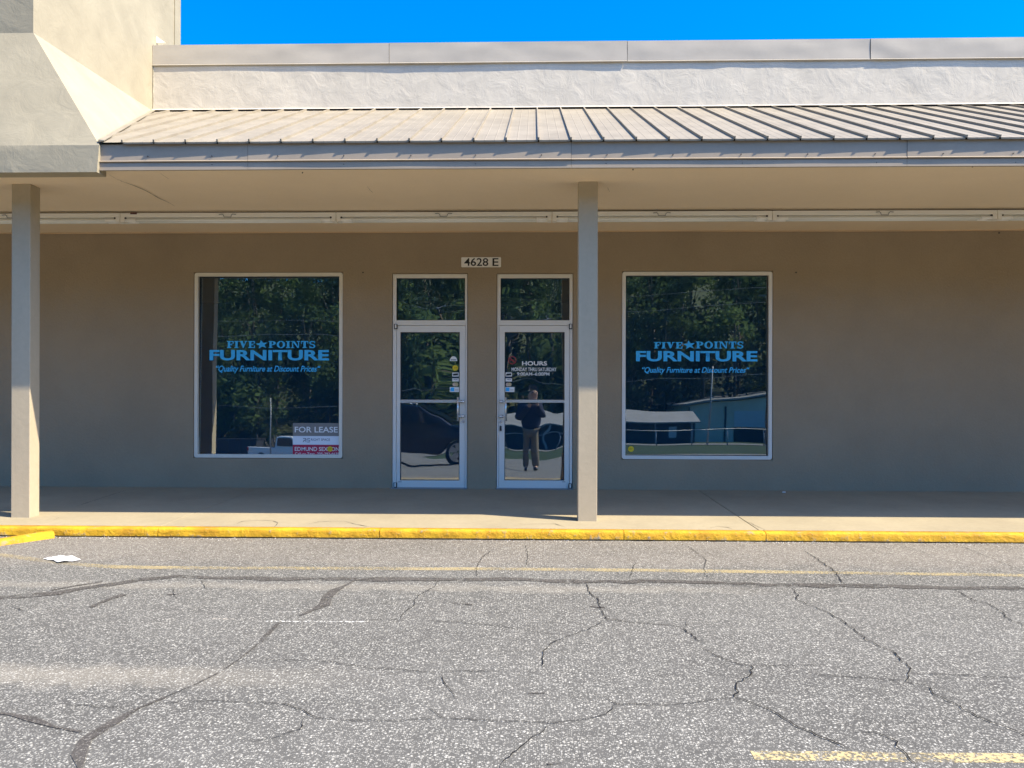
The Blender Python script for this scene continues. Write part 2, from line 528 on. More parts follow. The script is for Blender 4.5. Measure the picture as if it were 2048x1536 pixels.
# ------------------------------------------------------------------ mesh builder
class MB:
    def __init__(s):
        s.v, s.f, s.mi, s.sm = [], [], [], []
    def face(s, pts, mi=0, sm=False):
        i = len(s.v)
        s.v += [tuple(p) for p in pts]
        s.f.append(tuple(range(i, i + len(pts))))
        s.mi.append(mi)
        s.sm.append(sm)
    def box(s, x0, y0, z0, x1, y1, z1, mi=0):
        i = len(s.v)
        s.v += [(x, y, z) for z in (z0, z1) for y in (y0, y1) for x in (x0, x1)]
        for q in ((0, 2, 3, 1), (4, 5, 7, 6), (0, 1, 5, 4), (1, 3, 7, 5), (3, 2, 6, 7), (2, 0, 4, 6)):
            s.f.append(tuple(i + k for k in q))
            s.mi.append(mi)
            s.sm.append(False)
    def prism(s, poly, axis, a, b, mi=0):
        """poly: 2-D outline; axis 0: (y,z) swept along x, 1: (x,z) swept along y, 2: (x,y) swept along z"""
        def P(p, t):
            return (t, p[0], p[1]) if axis == 0 else (p[0], t, p[1]) if axis == 1 else (p[0], p[1], t)
        nn, i = len(poly), len(s.v)
        s.v += [P(p, a) for p in poly] + [P(p, b) for p in poly]
        s.f.append(tuple(range(i, i + nn)))
        s.f.append(tuple(range(i + 2 * nn - 1, i + nn - 1, -1)))
        s.mi += [mi, mi]
        s.sm += [False, False]
        for k in range(nn):
            s.f.append((i + k, i + (k + 1) % nn, i + nn + (k + 1) % nn, i + nn + k))
            s.mi.append(mi)
            s.sm.append(False)
    def ring(s, outer, inner, y0, y1, mi=0):
        """frame between two (x,z) outlines of equal length, from depth y0 (front) to y1"""
        nn = len(outer)
        for k in range(nn):
            k2 = (k + 1) % nn
            o1, o2, i1, i2 = outer[k], outer[k2], inner[k], inner[k2]
            s.face([(o1[0], y0, o1[1]), (o2[0], y0, o2[1]), (i2[0], y0, i2[1]), (i1[0], y0, i1[1])], mi)
            s.face([(i1[0], y0, i1[1]), (i2[0], y0, i2[1]), (i2[0], y1, i2[1]), (i1[0], y1, i1[1])], mi)
            s.face([(o1[0], y1, o1[1]), (o2[0], y1, o2[1]), (o2[0], y0, o2[1]), (o1[0], y0, o1[1])], mi)
    def tube(s, pts, rad, nseg=8, mi=0, caps=True):
        pts = [Vector(p) for p in pts]
        rr = rad if isinstance(rad, (list, tuple)) else [rad] * len(pts)
        i0 = len(s.v)
        for k, p in enumerate(pts):
            t = (pts[min(k + 1, len(pts) - 1)] - pts[max(k - 1, 0)]).normalized()
            a = t.cross(Vector((0, 0, 1)))
            if a.length < 0.01:
                a = t.cross(Vector((1, 0, 0)))
            a.normalize()
            bb = t.cross(a)
            for j in range(nseg):
                an = 2 * math.pi * j / nseg
                s.v.append(tuple(p + (a * math.cos(an) + bb * math.sin(an)) * rr[k]))
        for k in range(len(pts) - 1):
            for j in range(nseg):
                j2 = (j + 1) % nseg
                s.f.append((i0 + k * nseg + j, i0 + k * nseg + j2, i0 + (k + 1) * nseg + j2, i0 + (k + 1) * nseg + j))
                s.mi.append(mi)
                s.sm.append(True)
        if caps:
            s.f.append(tuple(i0 + j for j in range(nseg)))
            s.f.append(tuple(i0 + (len(pts) - 1) * nseg + j for j in range(nseg - 1, -1, -1)))
            s.mi += [mi, mi]
            s.sm += [False, False]
    def grid(s, fn, nu, nv, mi=0, sm=True):
        i = len(s.v)
        for a in range(nu + 1):
            for c in range(nv + 1):
                s.v.append(tuple(fn(a / nu, c / nv)))
        for a in range(nu):
            for c in range(nv):
                q = i + a * (nv + 1) + c
                s.f.append((q, q + nv + 1, q + nv + 2, q + 1))
                s.mi.append(mi)
                s.sm.append(sm)
    def mesh(s, name, mats, fix=False):
        me = bpy.data.meshes.new(name)
        me.from_pydata(s.v, [], s.f)
        for mm in (mats if isinstance(mats, (list, tuple)) else [mats]):
            me.materials.append(mm)
        for p, i, q in zip(me.polygons, s.mi, s.sm):
            p.material_index = i
            p.use_smooth = q
        if fix:
            bm = bmesh.new()
            bm.from_mesh(me)
            bmesh.ops.recalc_face_normals(bm, faces=bm.faces)
            bm.to_mesh(me)
            bm.free()
        me.update()
        return me
    def build(s, name, mats, parent=None, fix=True, bevel=0.0):
        o = link(name, s.mesh(name, mats, fix), parent)
        if bevel:
            bv = o.modifiers.new('edge', 'BEVEL')
            bv.width, bv.segments, bv.limit_method, bv.angle_limit = bevel, 2, 'ANGLE', R(40)
        return o

def link(name, me, parent=None):
    o = bpy.data.objects.new(name, me)
    COL.objects.link(o)
    if parent is not None:
        o.parent = parent
    return o
def tag(o, label=None, cat=None, group=None, kind=None):
    for k, v in (('label', label), ('category', cat), ('group', group), ('kind', kind)):
        if v:
            o[k] = v
    return o
def empty(name, loc=(0, 0, 0), rz=0.0):
    o = bpy.data.objects.new(name, None)
    o.empty_display_size = 0.2
    COL.objects.link(o)
    o.location = loc
    o.rotation_euler.z = rz
    return o
def nz3(x, y, z, sc=1.0):
    return mnoise.noise(Vector((x * sc, y * sc, z * sc)))
def rect(x0, z0, x1, z1):
    return [(x0, z0), (x1, z0), (x1, z1), (x0, z1)]

# ---- lettering: flat text cut as thin vinyl, fitted to a rectangle on a plane facing -Y
def text_mesh(s, x0, z0, x1, z1, y, mat, bold=0.0, shear=0.0, thick=0.0006):
    cu = bpy.data.curves.new('lettering', 'FONT')
    cu.body = s
    cu.offset = bold
    cu.shear = shear
    cu.resolution_u = 4
    ob = bpy.data.objects.new('lettering_source', cu)
    me = bpy.data.meshes.new_from_object(ob)
    bpy.data.objects.remove(ob)
    bpy.data.curves.remove(cu)
    xs = [v.co.x for v in me.vertices]
    ys = [v.co.y for v in me.vertices]
    ax, bx, ay, by = min(xs), max(xs), min(ys), max(ys)
    for v in me.vertices:
        u, w = (v.co.x - ax) / (bx - ax), (v.co.y - ay) / (by - ay)
        v.co = Vector((x0 + u * (x1 - x0), y, z0 + w * (z1 - z0)))
    me.materials.clear()
    me.materials.append(mat)
    return me
def arc(cx, cz, rx, rz, a0, a1, nn):
    return [(cx + rx * math.cos(R(a0 + (a1 - a0) * k / nn)), cz + rz * math.sin(R(a0 + (a1 - a0) * k / nn))) for k in range(nn + 1)]
SERIF = {
    'F': (0.78, [rect(.10, 0, .38, 1), rect(0, 0, .50, .12), rect(0, .88, .76, 1), rect(.66, .62, .78, 1), rect(.3, .44, .56, .57), rect(.50, .36, .60, .65)]),
    'I': (0.50, [rect(.11, 0, .39, 1), rect(0, 0, .50, .12), rect(0, .88, .50, 1)]),
    'V': (0.95, [[(.06, 1), (.38, 1), (.62, .3), (.50, 0), (.40, 0)], [(.72, 1), (.84, 1), (.50, 0), (.44, .12)], rect(0, .89, .46, 1), rect(.62, .89, .95, 1)]),
    'E': (0.80, [rect(.10, 0, .38, 1), rect(0, 0, .76, .12), rect(0, .88, .76, 1), rect(.66, .64, .78, 1), rect(.68, 0, .80, .36), rect(.3, .44, .56, .57), rect(.50, .36, .60, .65)]),
    'P': (0.86, [rect(.10, 0, .38, 1), rect(0, 0, .50, .12), rect(0, .88, .40, 1)]),
    'O': (1.0, []),
    'N': (1.05, [rect(.12, 0, .24, 1), rect(0, 0, .36, .12), rect(0, .89, .34, 1), [(.12, 1), (.40, 1), (.92, 0), (.74, 0)], rect(.80, 0, .92, 1), rect(.68, .88, 1.04, 1)]),
    'T': (0.86, [rect(.29, 0, .57, 1), rect(.17, 0, .69, .12), rect(0, .88, .86, 1), rect(0, .60, .11, 1), rect(.75, .60, .86, 1)]),
    'S': (0.74, []),
}
def ringband(m, cx, cz, rx, rz, ix, iz, a0, a1, nn, map_):
    o, i_ = arc(cx, cz, rx, rz, a0, a1, nn), arc(cx, cz, ix, iz, a0, a1, nn)
    for k in range(nn):
        m.face([map_(o[k]), map_(o[k + 1]), map_(i_[k + 1]), map_(i_[k])])
def serif_word(m, word, x0, z0, x1, z1, y, gap=0.09):
    tot = sum(SERIF[c][0] for c in word) + gap * (len(word) - 1)
    sx, sz, cur, lay = (x1 - x0) / tot, z1 - z0, 0.0, 0
    for c in word:
        w, polys = SERIF[c]
        for pl in polys:
            lay += 1
            yy = y - 0.00015 * (lay % 7)
            m.face([(x0 + (cur + p[0]) * sx, yy, z0 + p[1] * sz) for p in pl])
        mp = lambda p, cu=cur, yy=y - 0.0012: (x0 + (cu + p[0]) * sx, yy, z0 + p[1] * sz)
        if c == 'O':
            ringband(m, .5, .5, .5, .52, .22, .40, 0, 360, 28, mp)
        elif c == 'P':
            ringband(m, .38, .70, .48, .30, .18, .18, -90, 90, 12, mp)
        elif c == 'S':
            ringband(m, .37, .73, .36, .29, .16, .15, 30, 270, 14, mp)
            ringband(m, .37, .27, .36, .29, .16, .15, 210, 450, 14, lambda p, cu=cur: (x0 + (cu + p[0]) * sx, y - 0.0010, z0 + p[1] * sz))
            m.face([mp(p) for p in rect(.60, .66, .70, .98)])
            m.face([mp(p) for p in rect(.04, .02, .14, .34)])
        cur += w + gap

# ================================================================== SETTING
# terrain to the horizon
tm = MB()
ys = [600, 60, 12, -2.0, -2.9, -26, -45, -80, -90, -120, -200, -900]
xs = [-900, -120, -60, 0, 60, 120, 900]
for a in range(len(ys) - 1):
    for c in range(len(xs) - 1):
        tm.face([(xs[c], ys[a], gz(ys[a]) - 0.12), (xs[c + 1], ys[a], gz(ys[a]) - 0.12), (xs[c + 1], ys[a + 1], gz(ys[a + 1]) - 0.12), (xs[c], ys[a + 1], gz(ys[a + 1]) - 0.12)])
tag(tm.build('ground', M['earth']), kind='structure')
lm = MB()
lm.face([(-45, CURB_Y + 0.06, lot_z(CURB_Y + 0.06)), (-45, -26, lot_z(-26)), (45, -26, lot_z(-26)), (45, CURB_Y + 0.06, lot_z(CURB_Y + 0.06))])
lm.face([(-45, -26, gz(-26)), (-45, -45, gz(-45)), (-5, -45, gz(-45)), (-5, -26, gz(-26))])
lot = tag(lm.build('parking_lot', M['asphalt'], fix=False), kind='structure')
gm_ = MB()
for y0, y1 in ((-26, -45), (-57, -80), (-80, -90)):
    xg = -5 if y0 == -26 else -90
    gm_.face([(xg, y0, gz(y0) - 0.02), (xg, y1, gz(y1) - 0.02), (90, y1, gz(y1) - 0.02), (90, y0, gz(y0) - 0.02)])
tag(gm_.build('grass_verge', M['grass'], fix=False), kind='structure')
rm = MB()
rm.face([(-120, -45, gz(-45) + 0.0), (-120, -57, gz(-57) + 0.0), (120, -57, gz(-57) + 0.0), (120, -45, gz(-45) + 0.0)])
tag(rm.build('road', M['road'], fix=False), kind='structure')

# strips on the lot: cracks, sealed seams, paint lines (each follows the lot's slope)
def jitter_path(pts, step, amp):
    out = [Vector(pts[0])]
    for a, c in zip(pts, pts[1:]):
        a, c = Vector(a), Vector(c)
        nn = max(1, int((c - a).length / step))
        d = (c - a).normalized()
        side = Vector((-d.y, d.x, 0))
        for k in range(1, nn + 1):
            p = a.lerp(c, k / nn)
            if k < nn:
                p = p + side * random.uniform(-amp, amp)
            out.append(p)
    return out
def strip(name, pix, w0, w1, mat, parent, lift, step=0.09, amp=0.02, zf=lot_z, pf=PG, ragged=0.5, taper=True):
    path = jitter_path([pf(*p) for p in pix], step, amp)
    mm = MB()
    nn = len(path)
    L_, R_ = [], []
    for k, p in enumerate(path):
        d = (path[min(k + 1, nn - 1)] - path[max(k - 1, 0)]).normalized()
        side = Vector((-d.y, d.x, 0))
        w = 0.5 * random.uniform(w0, w1)
        if taper and (k < 2 or k > nn - 3):
            w *= 0.35
        a, c = p + side * w * random.uniform(1 - ragged, 1 + ragged), p - side * w * random.uniform(1 - ragged, 1 + ragged)
        L_.append((a.x, a.y, zf(a.y) + lift))
        R_.append((c.x, c.y, zf(c.y) + lift))
    i0 = 0
    mm.v = L_ + R_
    for k in range(nn - 1):
        mm.f.append((k, nn + k, nn + k + 1, k + 1))
        mm.mi.append(0)
        mm.sm.append(False)
    return mm.build(name, mat, parent, fix=False)

# yellow edge line near the kerb, near yellow line, white line
strip('lane_line', [(-300, 1072), (0, 1110), (60, 1118), (130, 1127), (230, 1134), (400, 1136), (700, 1137), (1000, 1138), (1300, 1141), (1600, 1145), (2048, 1151), (2300, 1154), (4200, 1180)], 0.085, 0.10, M['paint_yellow_faint'], lot, 0.002, 0.3, 0.006, ragged=0.08, taper=False)
strip('lane_line', [(1505, 1511), (1700, 1513), (2048, 1517), (2300, 1520), (4200, 1543)], 0.075, 0.09, M['paint_yellow'], lot, 0.002, 0.2, 0.004, ragged=0.08, taper=False)
strip('lane_line', [(528, 1243), (600, 1243), (728, 1244)], 0.055, 0.07, M['paint_white'], lot, 0.002, 0.2, 0.003, ragged=0.1)
strip('lane_line', [(425, 1238), (480, 1239)], 0.05, 0.07, M['paint_white_faint'], lot, 0.002, 0.2, 0.003, ragged=0.1)
strip('lane_line', [(552, 1225), (592, 1224)], 0.02, 0.03, M['paint_white'], lot, 0.002, 0.2, 0.003, ragged=0.1)
# tar-sealed seams
TAR = [
    [(-900, 1240), (0, 1197), (60, 1193), (120, 1186), (200, 1172), (280, 1160), (350, 1154), (500, 1157), (720, 1159), (1000, 1158), (1150, 1164), (1350, 1163), (1500, 1170), (1750, 1173), (2048, 1177), (2300, 1180), (3800, 1200)],
    [(712, 1160), (670, 1182), (645, 1210), (600, 1232)],
    [(560, 1245), (535, 1268), (515, 1290)],
    [(515, 1290), (480, 1318), (440, 1345), (330, 1395)],
    [(330, 1395), (225, 1445), (170, 1480), (160, 1536), (150, 1580)],
    [(905, 1207), (945, 1209)], [(1180, 1214), (1210, 1216)], [(1055, 1388), (1090, 1386)], [(1095, 1530), (1125, 1526)], [(335, 1190), (375, 1188)],
    [(-30, 1425), (60, 1440), (110, 1455), (160, 1465)],
    [(180, 1216), (215, 1200), (250, 1190)],
    [(100, 1182), (150, 1172), (205, 1164)],
]
TW = [(0.07, 0.11), (0.05, 0.10), (0.06, 0.10), (0.015, 0.03), (0.045, 0.085), (0.08, 0.12), (0.05, 0.08), (0.03, 0.05), (0.04, 0.05), (0.06, 0.09), (0.035, 0.055), (0.12, 0.2), (0.05, 0.09)]
for q, (pl, w) in enumerate(zip(TAR, TW)):
    strip('sealed_seam', pl, w[0], w[1], M['tar'], lot, 0.004, 0.12, 0.02, ragged=0.35)
CRACKS = [
    [(1172, 1166), (1180, 1187), (1197, 1201), (1205, 1225), (1216, 1240), (1280, 1247), (1355, 1254), (1372, 1262), (1392, 1280), (1410, 1288)],
    [(1372, 1240), (1370, 1258)],
    [(1400, 1297), (1425, 1308), (1455, 1322), (1480, 1331), (1503, 1333), (1504, 1347), (1487, 1358), (1473, 1370), (1478, 1386), (1468, 1396), (1500, 1406), (1545, 1424), (1580, 1444), (1610, 1461), (1660, 1482), (1712, 1502)],
    [(1503, 1333), (1560, 1332), (1650, 1332)],
    [(1468, 1396), (1420, 1402), (1345, 1411), (1285, 1410), (1233, 1409), (1212, 1396), (1185, 1390)],
    [(1233, 1409), (1212, 1430), (1170, 1440), (1095, 1447), (1000, 1443), (885, 1437), (870, 1425), (850, 1410)],
    [(1095, 1447), (1085, 1465), (1060, 1480), (1040, 1496), (1010, 1520), (998, 1540)],
    [(885, 1437), (800, 1443), (690, 1441), (630, 1436), (605, 1420), (560, 1408), (450, 1404), (360, 1402)],
    [(610, 1436), (600, 1460), (545, 1478), (480, 1485)],
    [(880, 1348), (893, 1372), (912, 1399)],
    [(880, 1348), (830, 1342), (740, 1337), (690, 1330), (640, 1322), (510, 1320)],
    [(880, 1348), (920, 1343), (1000, 1343)],
    [(1085, 1338), (1086, 1305), (1100, 1290), (1130, 1275), (1180, 1258), (1216, 1240)],
    [(1115, 1270), (1060, 1263), (1000, 1253), (900, 1244), (840, 1242)],
    [(880, 1160), (868, 1175), (840, 1190), (828, 1203), (827, 1213), (805, 1230), (800, 1240), (720, 1240)],
    [(985, 1100), (965, 1115), (952, 1137), (955, 1155)],
    [(1355, 1086), (1383, 1097), (1405, 1115), (1412, 1122), (1408, 1135), (1410, 1150), (1432, 1163)],
    [(1050, 1090), (1056, 1110), (1052, 1135)],
    [(1270, 1125), (1266, 1140), (1258, 1157)],
    [(1610, 1103), (1630, 1115), (1650, 1130), (1675, 1147), (1680, 1160), (1693, 1170)],
    [(1585, 1178), (1596, 1190), (1593, 1200), (1610, 1208), (1650, 1223), (1682, 1240), (1710, 1262), (1735, 1282), (1760, 1295), (1785, 1303), (1800, 1318), (1822, 1338), (1815, 1350), (1812, 1363), (1860, 1375), (1867, 1390), (1920, 1413), (1925, 1420), (1980, 1445), (2050, 1472), (2120, 1500)],
    [(1812, 1363), (1720, 1356), (1640, 1351), (1590, 1346)],
    [(1822, 1348), (1900, 1350), (2048, 1358)],
    [(1908, 1180), (1930, 1192), (1950, 1203), (1975, 1208), (1995, 1220), (2020, 1240), (2055, 1256)],
    [(1920, 1092), (1960, 1108), (2000, 1125), (2048, 1142)],
    [(1800, 1092), (1840, 1102), (1860, 1112)],
    [(1710, 1467), (1750, 1465), (1775, 1475), (1795, 1485), (1792, 1494), (1815, 1512), (1832, 1537)],
    [(400, 1160), (408, 1172), (410, 1180)],
    [(345, 1178), (352, 1200)],
    [(22, 1214), (52, 1224)],
    [(300, 1412), (380, 1402)],
    [(130, 1410), (250, 1418)],
]
for k, pl in enumerate(CRACKS):
    wide = k in (0, 2, 19, 20, 23, 26)
    strip('crack', pl, 0.0045 if wide else 0.0026, 0.008 if wide else 0.0055, M['crack'], lot, 0.006, 0.03, 0.012 if wide else 0.008, ragged=0.4)

# kerb, in cast sections
kerb = empty('kerb', (0, CURB_Y, -0.1))
tag(kerb, kind='structure')
def kerb_section(xa, xb):
    prof = [(-2.79, -0.2), (-2.79, -0.0705), (-2.875, -0.0725), (-2.889, -0.075), (-2.899, -0.085), (-2.903, -0.10), (-2.906, -0.125), (-2.909, -0.148), (-2.911, -0.175), (-2.911, -0.25)]
    n = max(4, int((xb - xa) / 0.05))
    mm = MB()
    def fn(u, v):
        x = xa + 0.003 + (xb - xa - 0.006) * u
        k = v * (len(prof) - 1)
        i = min(int(k), len(prof) - 2)
        t = k - i
        y = prof[i][0] * (1 - t) + prof[i + 1][0] * t
        z = prof[i][1] * (1 - t) + prof[i + 1][1] * t
        if y < -2.86:
            e = 0.006 * nz3(x, z, 3.3, 3.0) + 0.004 * nz3(x, z, 1.3, 17.0)
            if nz3(x, 0, 9.1, 2.3) > 0.42 and z < -0.08:
                e += 0.012 * abs(nz3(x, z, 5, 25))
            y += e
            z += 0.003 * nz3(x, y, 6.0, 4.0)
        return (x, y, z)
    mm.grid(fn, n, len(prof) - 1)
    for x in (xa + 0.003, xb - 0.003):
        mm.face([(x, p[0], p[1]) for p in prof])
    for q in mm.v:
        pass
    mm.v = [(x, y - CURB_Y, z + 0.1) for x, y, z in mm.v]
    mm2 = mm.build('kerb_section', M['kerb'], kerb)
    return mm2
KX = [-12.0, -9.6, -7.4, -5.9, -3.6, -1.46, 0.865, 2.2, 4.6, 6.9, 9.2, 12.0]
for a, c in zip(KX, KX[1:]):
    kerb_section(a, c)
# low kerb that leaves the main one at an angle, bottom left
A, B_ = PY(105, 1064, -2.95), PG(-10, 1091)
fl_ = MB()
d = (Vector((B_.x, B_.y, 0)) - Vector((A.x, A.y, 0))).normalized()
ext = Vector((A.x, A.y, 0)) + d * 2.2
sd_ = Vector((-d.y, d.x, 0)) * 0.06
def fkn(u, v):
    p = Vector((A.x, A.y, 0)).lerp(ext, u)
    prof = [(-1, -0.06), (-0.85, 0.052), (-0.5, 0.063), (0.5, 0.060), (0.85, 0.045), (1.15, -0.06)]
    k = min(int(v * 5), 4)
    t = v * 5 - k
    s_ = prof[k][0] * (1 - t) + prof[k + 1][0] * t
    h = prof[k][1] * (1 - t) + prof[k + 1][1] * t
    q = p + sd_ * s_ * (1 + 0.12 * nz3(u * 8, v, 2, 3))
    hh = h if h < 0 else h * (1 - 0.6 * u)
    return (q.x, q.y - CURB_Y, lot_z(q.y) + hh + 0.1)
fl_.grid(fkn, 40, 5)
fl_.build('flared_kerb', M['kerb'], kerb)
# dark dirt line at the foot of the kerb
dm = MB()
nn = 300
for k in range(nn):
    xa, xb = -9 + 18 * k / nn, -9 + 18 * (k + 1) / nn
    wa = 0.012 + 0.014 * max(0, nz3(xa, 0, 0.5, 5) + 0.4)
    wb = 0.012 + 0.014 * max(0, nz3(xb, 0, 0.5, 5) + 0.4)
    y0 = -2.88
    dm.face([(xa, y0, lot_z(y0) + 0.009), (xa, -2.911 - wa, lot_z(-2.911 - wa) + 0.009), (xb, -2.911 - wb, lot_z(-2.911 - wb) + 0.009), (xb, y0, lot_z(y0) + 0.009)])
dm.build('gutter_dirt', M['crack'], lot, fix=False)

gr_ = MB()
rg = random.Random(31)
for k in range(1500):
    x = rg.uniform(-5.6, 6.0)
    if nz3(x, 0, 2.2, 1.4) + 0.5 * nz3(x, 0, 7.7, 6) < rg.uniform(-0.35, 0.5):
        continue
    y = -2.918 - abs(rg.gauss(0, 0.055))
    r_ = rg.uniform(0.003, 0.010)
    z = lot_z(y)
    an = rg.uniform(0, 6.28)
    q = [(x + r_ * math.cos(an + t) * rg.uniform(.7, 1.2), y + r_ * math.sin(an + t) * rg.uniform(.7, 1.2), z) for t in (0, 2.1, 4.2)]
    ap = (x, y, z + r_ * rg.uniform(0.5, 1.1))
    mi_ = 0 if rg.random() < 0.72 else 1
    for a, c in ((0, 1), (1, 2), (2, 0)):
        gr_.face([q[a], q[c], ap], mi_)
tag(gr_.build('gutter_grit', [M['grit'], M['deadleaf']], lot, fix=False), kind='stuff')

# sidewalk: slabs with open joints
walk = empty('sidewalk', (0, -1.4, -0.05))
tag(walk, kind='structure')
WX = [-12.0, -9.65, PW(317, 1054).x, PW(1460, 1022).x, 8.1, 12.0]
for a, c in zip(WX, WX[1:]):
    sm_ = MB()
    y0, y1 = -2.787, 0.3
    sm_.prism([(y0 + 1.4, walk_z(y0) + 0.05), (y1 + 1.4, walk_z(y1) + 0.05), (y1 + 1.4, -0.25), (y0 + 1.4, -0.3)], 0, a + 0.004, c - 0.004)
    sm_.build('slab', M['walk'], walk, bevel=0.004)
bm_ = MB()
bm_.box(-12, -1.38, -0.4, 12, 1.6, -0.05)
bm_.build('bed', M['gap'], walk)
WCR = [
    [(467, 1050), (485, 1043), (515, 1041), (545, 1042), (556, 1046), (548, 1055)],
    [(615, 1049), (640, 1043), (690, 1043), (712, 1049), (745, 1055)],
    [(1040, 1049), (1110, 1048), (1132, 1055)],
    [(1420, 1056), (1435, 1053), (1455, 1055), (1465, 1059)],
    [(1483, 1041), (1500, 1046), (1512, 1052), (1530, 1060)],
    [(252, 981), (210, 994), (180, 1004), (155, 1012)],
    [(108, 1040), (118, 1035)],
]
for pl in WCR:
    o = strip('crack', pl, 0.004, 0.010, M['walkcrack'], walk, 0.003, 0.05, 0.006, zf=walk_z, pf=PW, ragged=0.5)
    o.location = (0, 1.4, 0.05)

# ================================================================== SHOP BUILDING
shop = empty('shop_building')
tag(shop, 'long single-storey taupe shop front under a tan ribbed metal awning roof', 'building')
XL, XR = -12.0, 12.0
SOF = 3.385

def opening(px0, py0, px1, py1, Y=0.0):
    a, c = PY(px0, (py0 + py1) / 2, Y), PY(px1, (py0 + py1) / 2, Y)
    t, b_ = PY((px0 + px1) / 2, py0, Y), PY((px0 + px1) / 2, py1, Y)
    return [a.x, b_.z, c.x, t.z]
W1 = opening(387, 544, 686, 917)
W2 = opening(1243, 542, 1546, 920)
D1 = opening(784, 547, 935, 978)
D2 = opening(993, 547, 1146, 978)
D1[1] = D2[1] = 0.004
HOLES = [W1, W2, D1, D2]
def wall_holes(mm, x0, x1, z0, z1, holes, y, reveal, fn=None, step=None):
    xs_ = sorted({x0, x1, *[h[0] for h in holes], *[h[2] for h in holes]})
    zs_ = sorted({z0, z1, *[h[1] for h in holes], *[h[3] for h in holes]})
    for a, c in zip(xs_, xs_[1:]):
        for p, q in zip(zs_, zs_[1:]):
            if any(h[0] - 1e-6 < (a + c) / 2 < h[2] and h[1] < (p + q) / 2 < h[3] for h in holes):
                continue
            mm.face([(a, y, p), (c, y, p), (c, y, q), (a, y, q)])
    for h in holes:
        a, p, c, q = h
        mm.face([(a, y, p), (a, y, q), (a, y + reveal, q), (a, y + reveal, p)])
        mm.face([(c, y, q), (c, y, p), (c, y + reveal, p), (c, y + reveal, q)])
        mm.face([(a, y, q), (c, y, q), (c, y + reveal, q), (a, y + reveal, q)])
        mm.face([(c, y, p), (a, y, p), (a, y + reveal, p), (c, y + reveal, p)])
wm = MB()
wall_holes(wm, XL, XR, -0.3, SOF, HOLES, 0.0, 0.2)
wm.build('wall', M['wall'], shop, fix=False)
# dark room behind the glass
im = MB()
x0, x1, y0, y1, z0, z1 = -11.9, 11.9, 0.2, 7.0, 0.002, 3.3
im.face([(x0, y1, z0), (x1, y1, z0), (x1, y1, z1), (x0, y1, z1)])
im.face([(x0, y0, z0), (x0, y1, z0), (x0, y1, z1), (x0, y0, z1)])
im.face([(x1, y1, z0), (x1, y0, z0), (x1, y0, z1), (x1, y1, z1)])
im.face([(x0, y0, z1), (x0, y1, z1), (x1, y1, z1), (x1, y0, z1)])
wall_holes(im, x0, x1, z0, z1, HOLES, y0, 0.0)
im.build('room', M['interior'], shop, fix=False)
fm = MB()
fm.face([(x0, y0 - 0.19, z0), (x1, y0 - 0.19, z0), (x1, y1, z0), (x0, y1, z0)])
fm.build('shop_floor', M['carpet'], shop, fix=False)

# upper stucco wall, slightly uneven
um = MB()
def ufn(u, v):
    x = -5.2 + (XR + 5.2) * u
    z = 4.90 + (5.70 - 4.90) * v
    y = 0.007 * nz3(x, z * 0.35, 1.7, 0.75) + 0.0035 * nz3(x, z, 4.0, 3.0) + 0.0015 * nz3(x, z, 8.0, 11.0)
    return (x, y, z)
um.grid(ufn, 340, 16)
um.build('upper_wall', M['stucco'], shop, fix=False)
pm = MB()
pm.box(-4.98, 0.03, 3.45, XR, 0.30, 5.80)
pm.build('parapet_core', M['stucco'], shop)
tr_ = MB()
tr_.box(XL, 0.3, 3.45, XR, 12, 3.6)
tr_.build('flat_roof', M['gap'], shop)
# side and back walls
sw = MB()
sw.box(XR - 0.2, 0.31, -0.3, XR, 12, 5.5)
sw.box(XL, 0.31, -0.3, XL + 0.2, 12, 5.5)
sw.box(XL + 0.2, 11.8, -0.3, XR - 0.2, 12, 5.5)
sw.build('back_wall', M['wall'], shop)

# coping in lengths, each a little warped
CX = [PY(306, 106, 0).x] + [PY(p, 104, -0.03).x for p in (778, 1255, 1742)]
CX += [CX[-1] + 3.14, CX[-1] + 6.28]
for k, (a, c) in enumerate(zip(CX, CX[1:])):
    cm = MB()
    zb, zt = 5.607, 5.866
    gap = 0.003
    off = 0.004 * (k % 2)
    def cfn(u, v):
        x = a + gap + (c - a - gap * 2) * u
        z = zb + (zt - zb) * v
        w = math.sin(math.pi * v) * (0.010 * nz3(x, 2.0, k * 3.1, 1.3) + 0.006 * nz3(x, z * 2, k, 2.7))
        y = -0.015 - off + w - 0.004 * nz3(x, 0.0, k + 0.5, 0.9) * (1 - v)
        return (x, y, z)
    cm.grid(cfn, 60, 8)
    cm.face([(a + gap, -0.015 - off, zt), (c - gap, -0.015 - off, zt), (c - gap, 0.32, zt + 0.012), (a + gap, 0.32, zt + 0.012)])
    def hfn(u, v):
        x, y, z = cfn(u, 0)
        return (x, y - 0.010 * v, z - 0.001 - 0.009 * v)
    cm.grid(hfn, 60, 1)
    def h2(u, v):
        x, y, z = hfn(u, 1)
        return (x, y + 0.007 * v, z - 0.008 * v)
    cm.grid(h2, 60, 1)
    for x in (a + gap, c - gap):
        cm.face([(x, -0.015 - off, zb), (x, -0.015 - off, zt), (x, 0.0, zt), (x, 0.0, zb)])
    cm.build('coping', M['coping'], shop, fix=False)
    sl = MB()
    sl.box(c - 0.004, -0.012, zb, c + 0.004, 0.3, zt - 0.002)
    sl.build('coping_joint', M['gap'], shop)

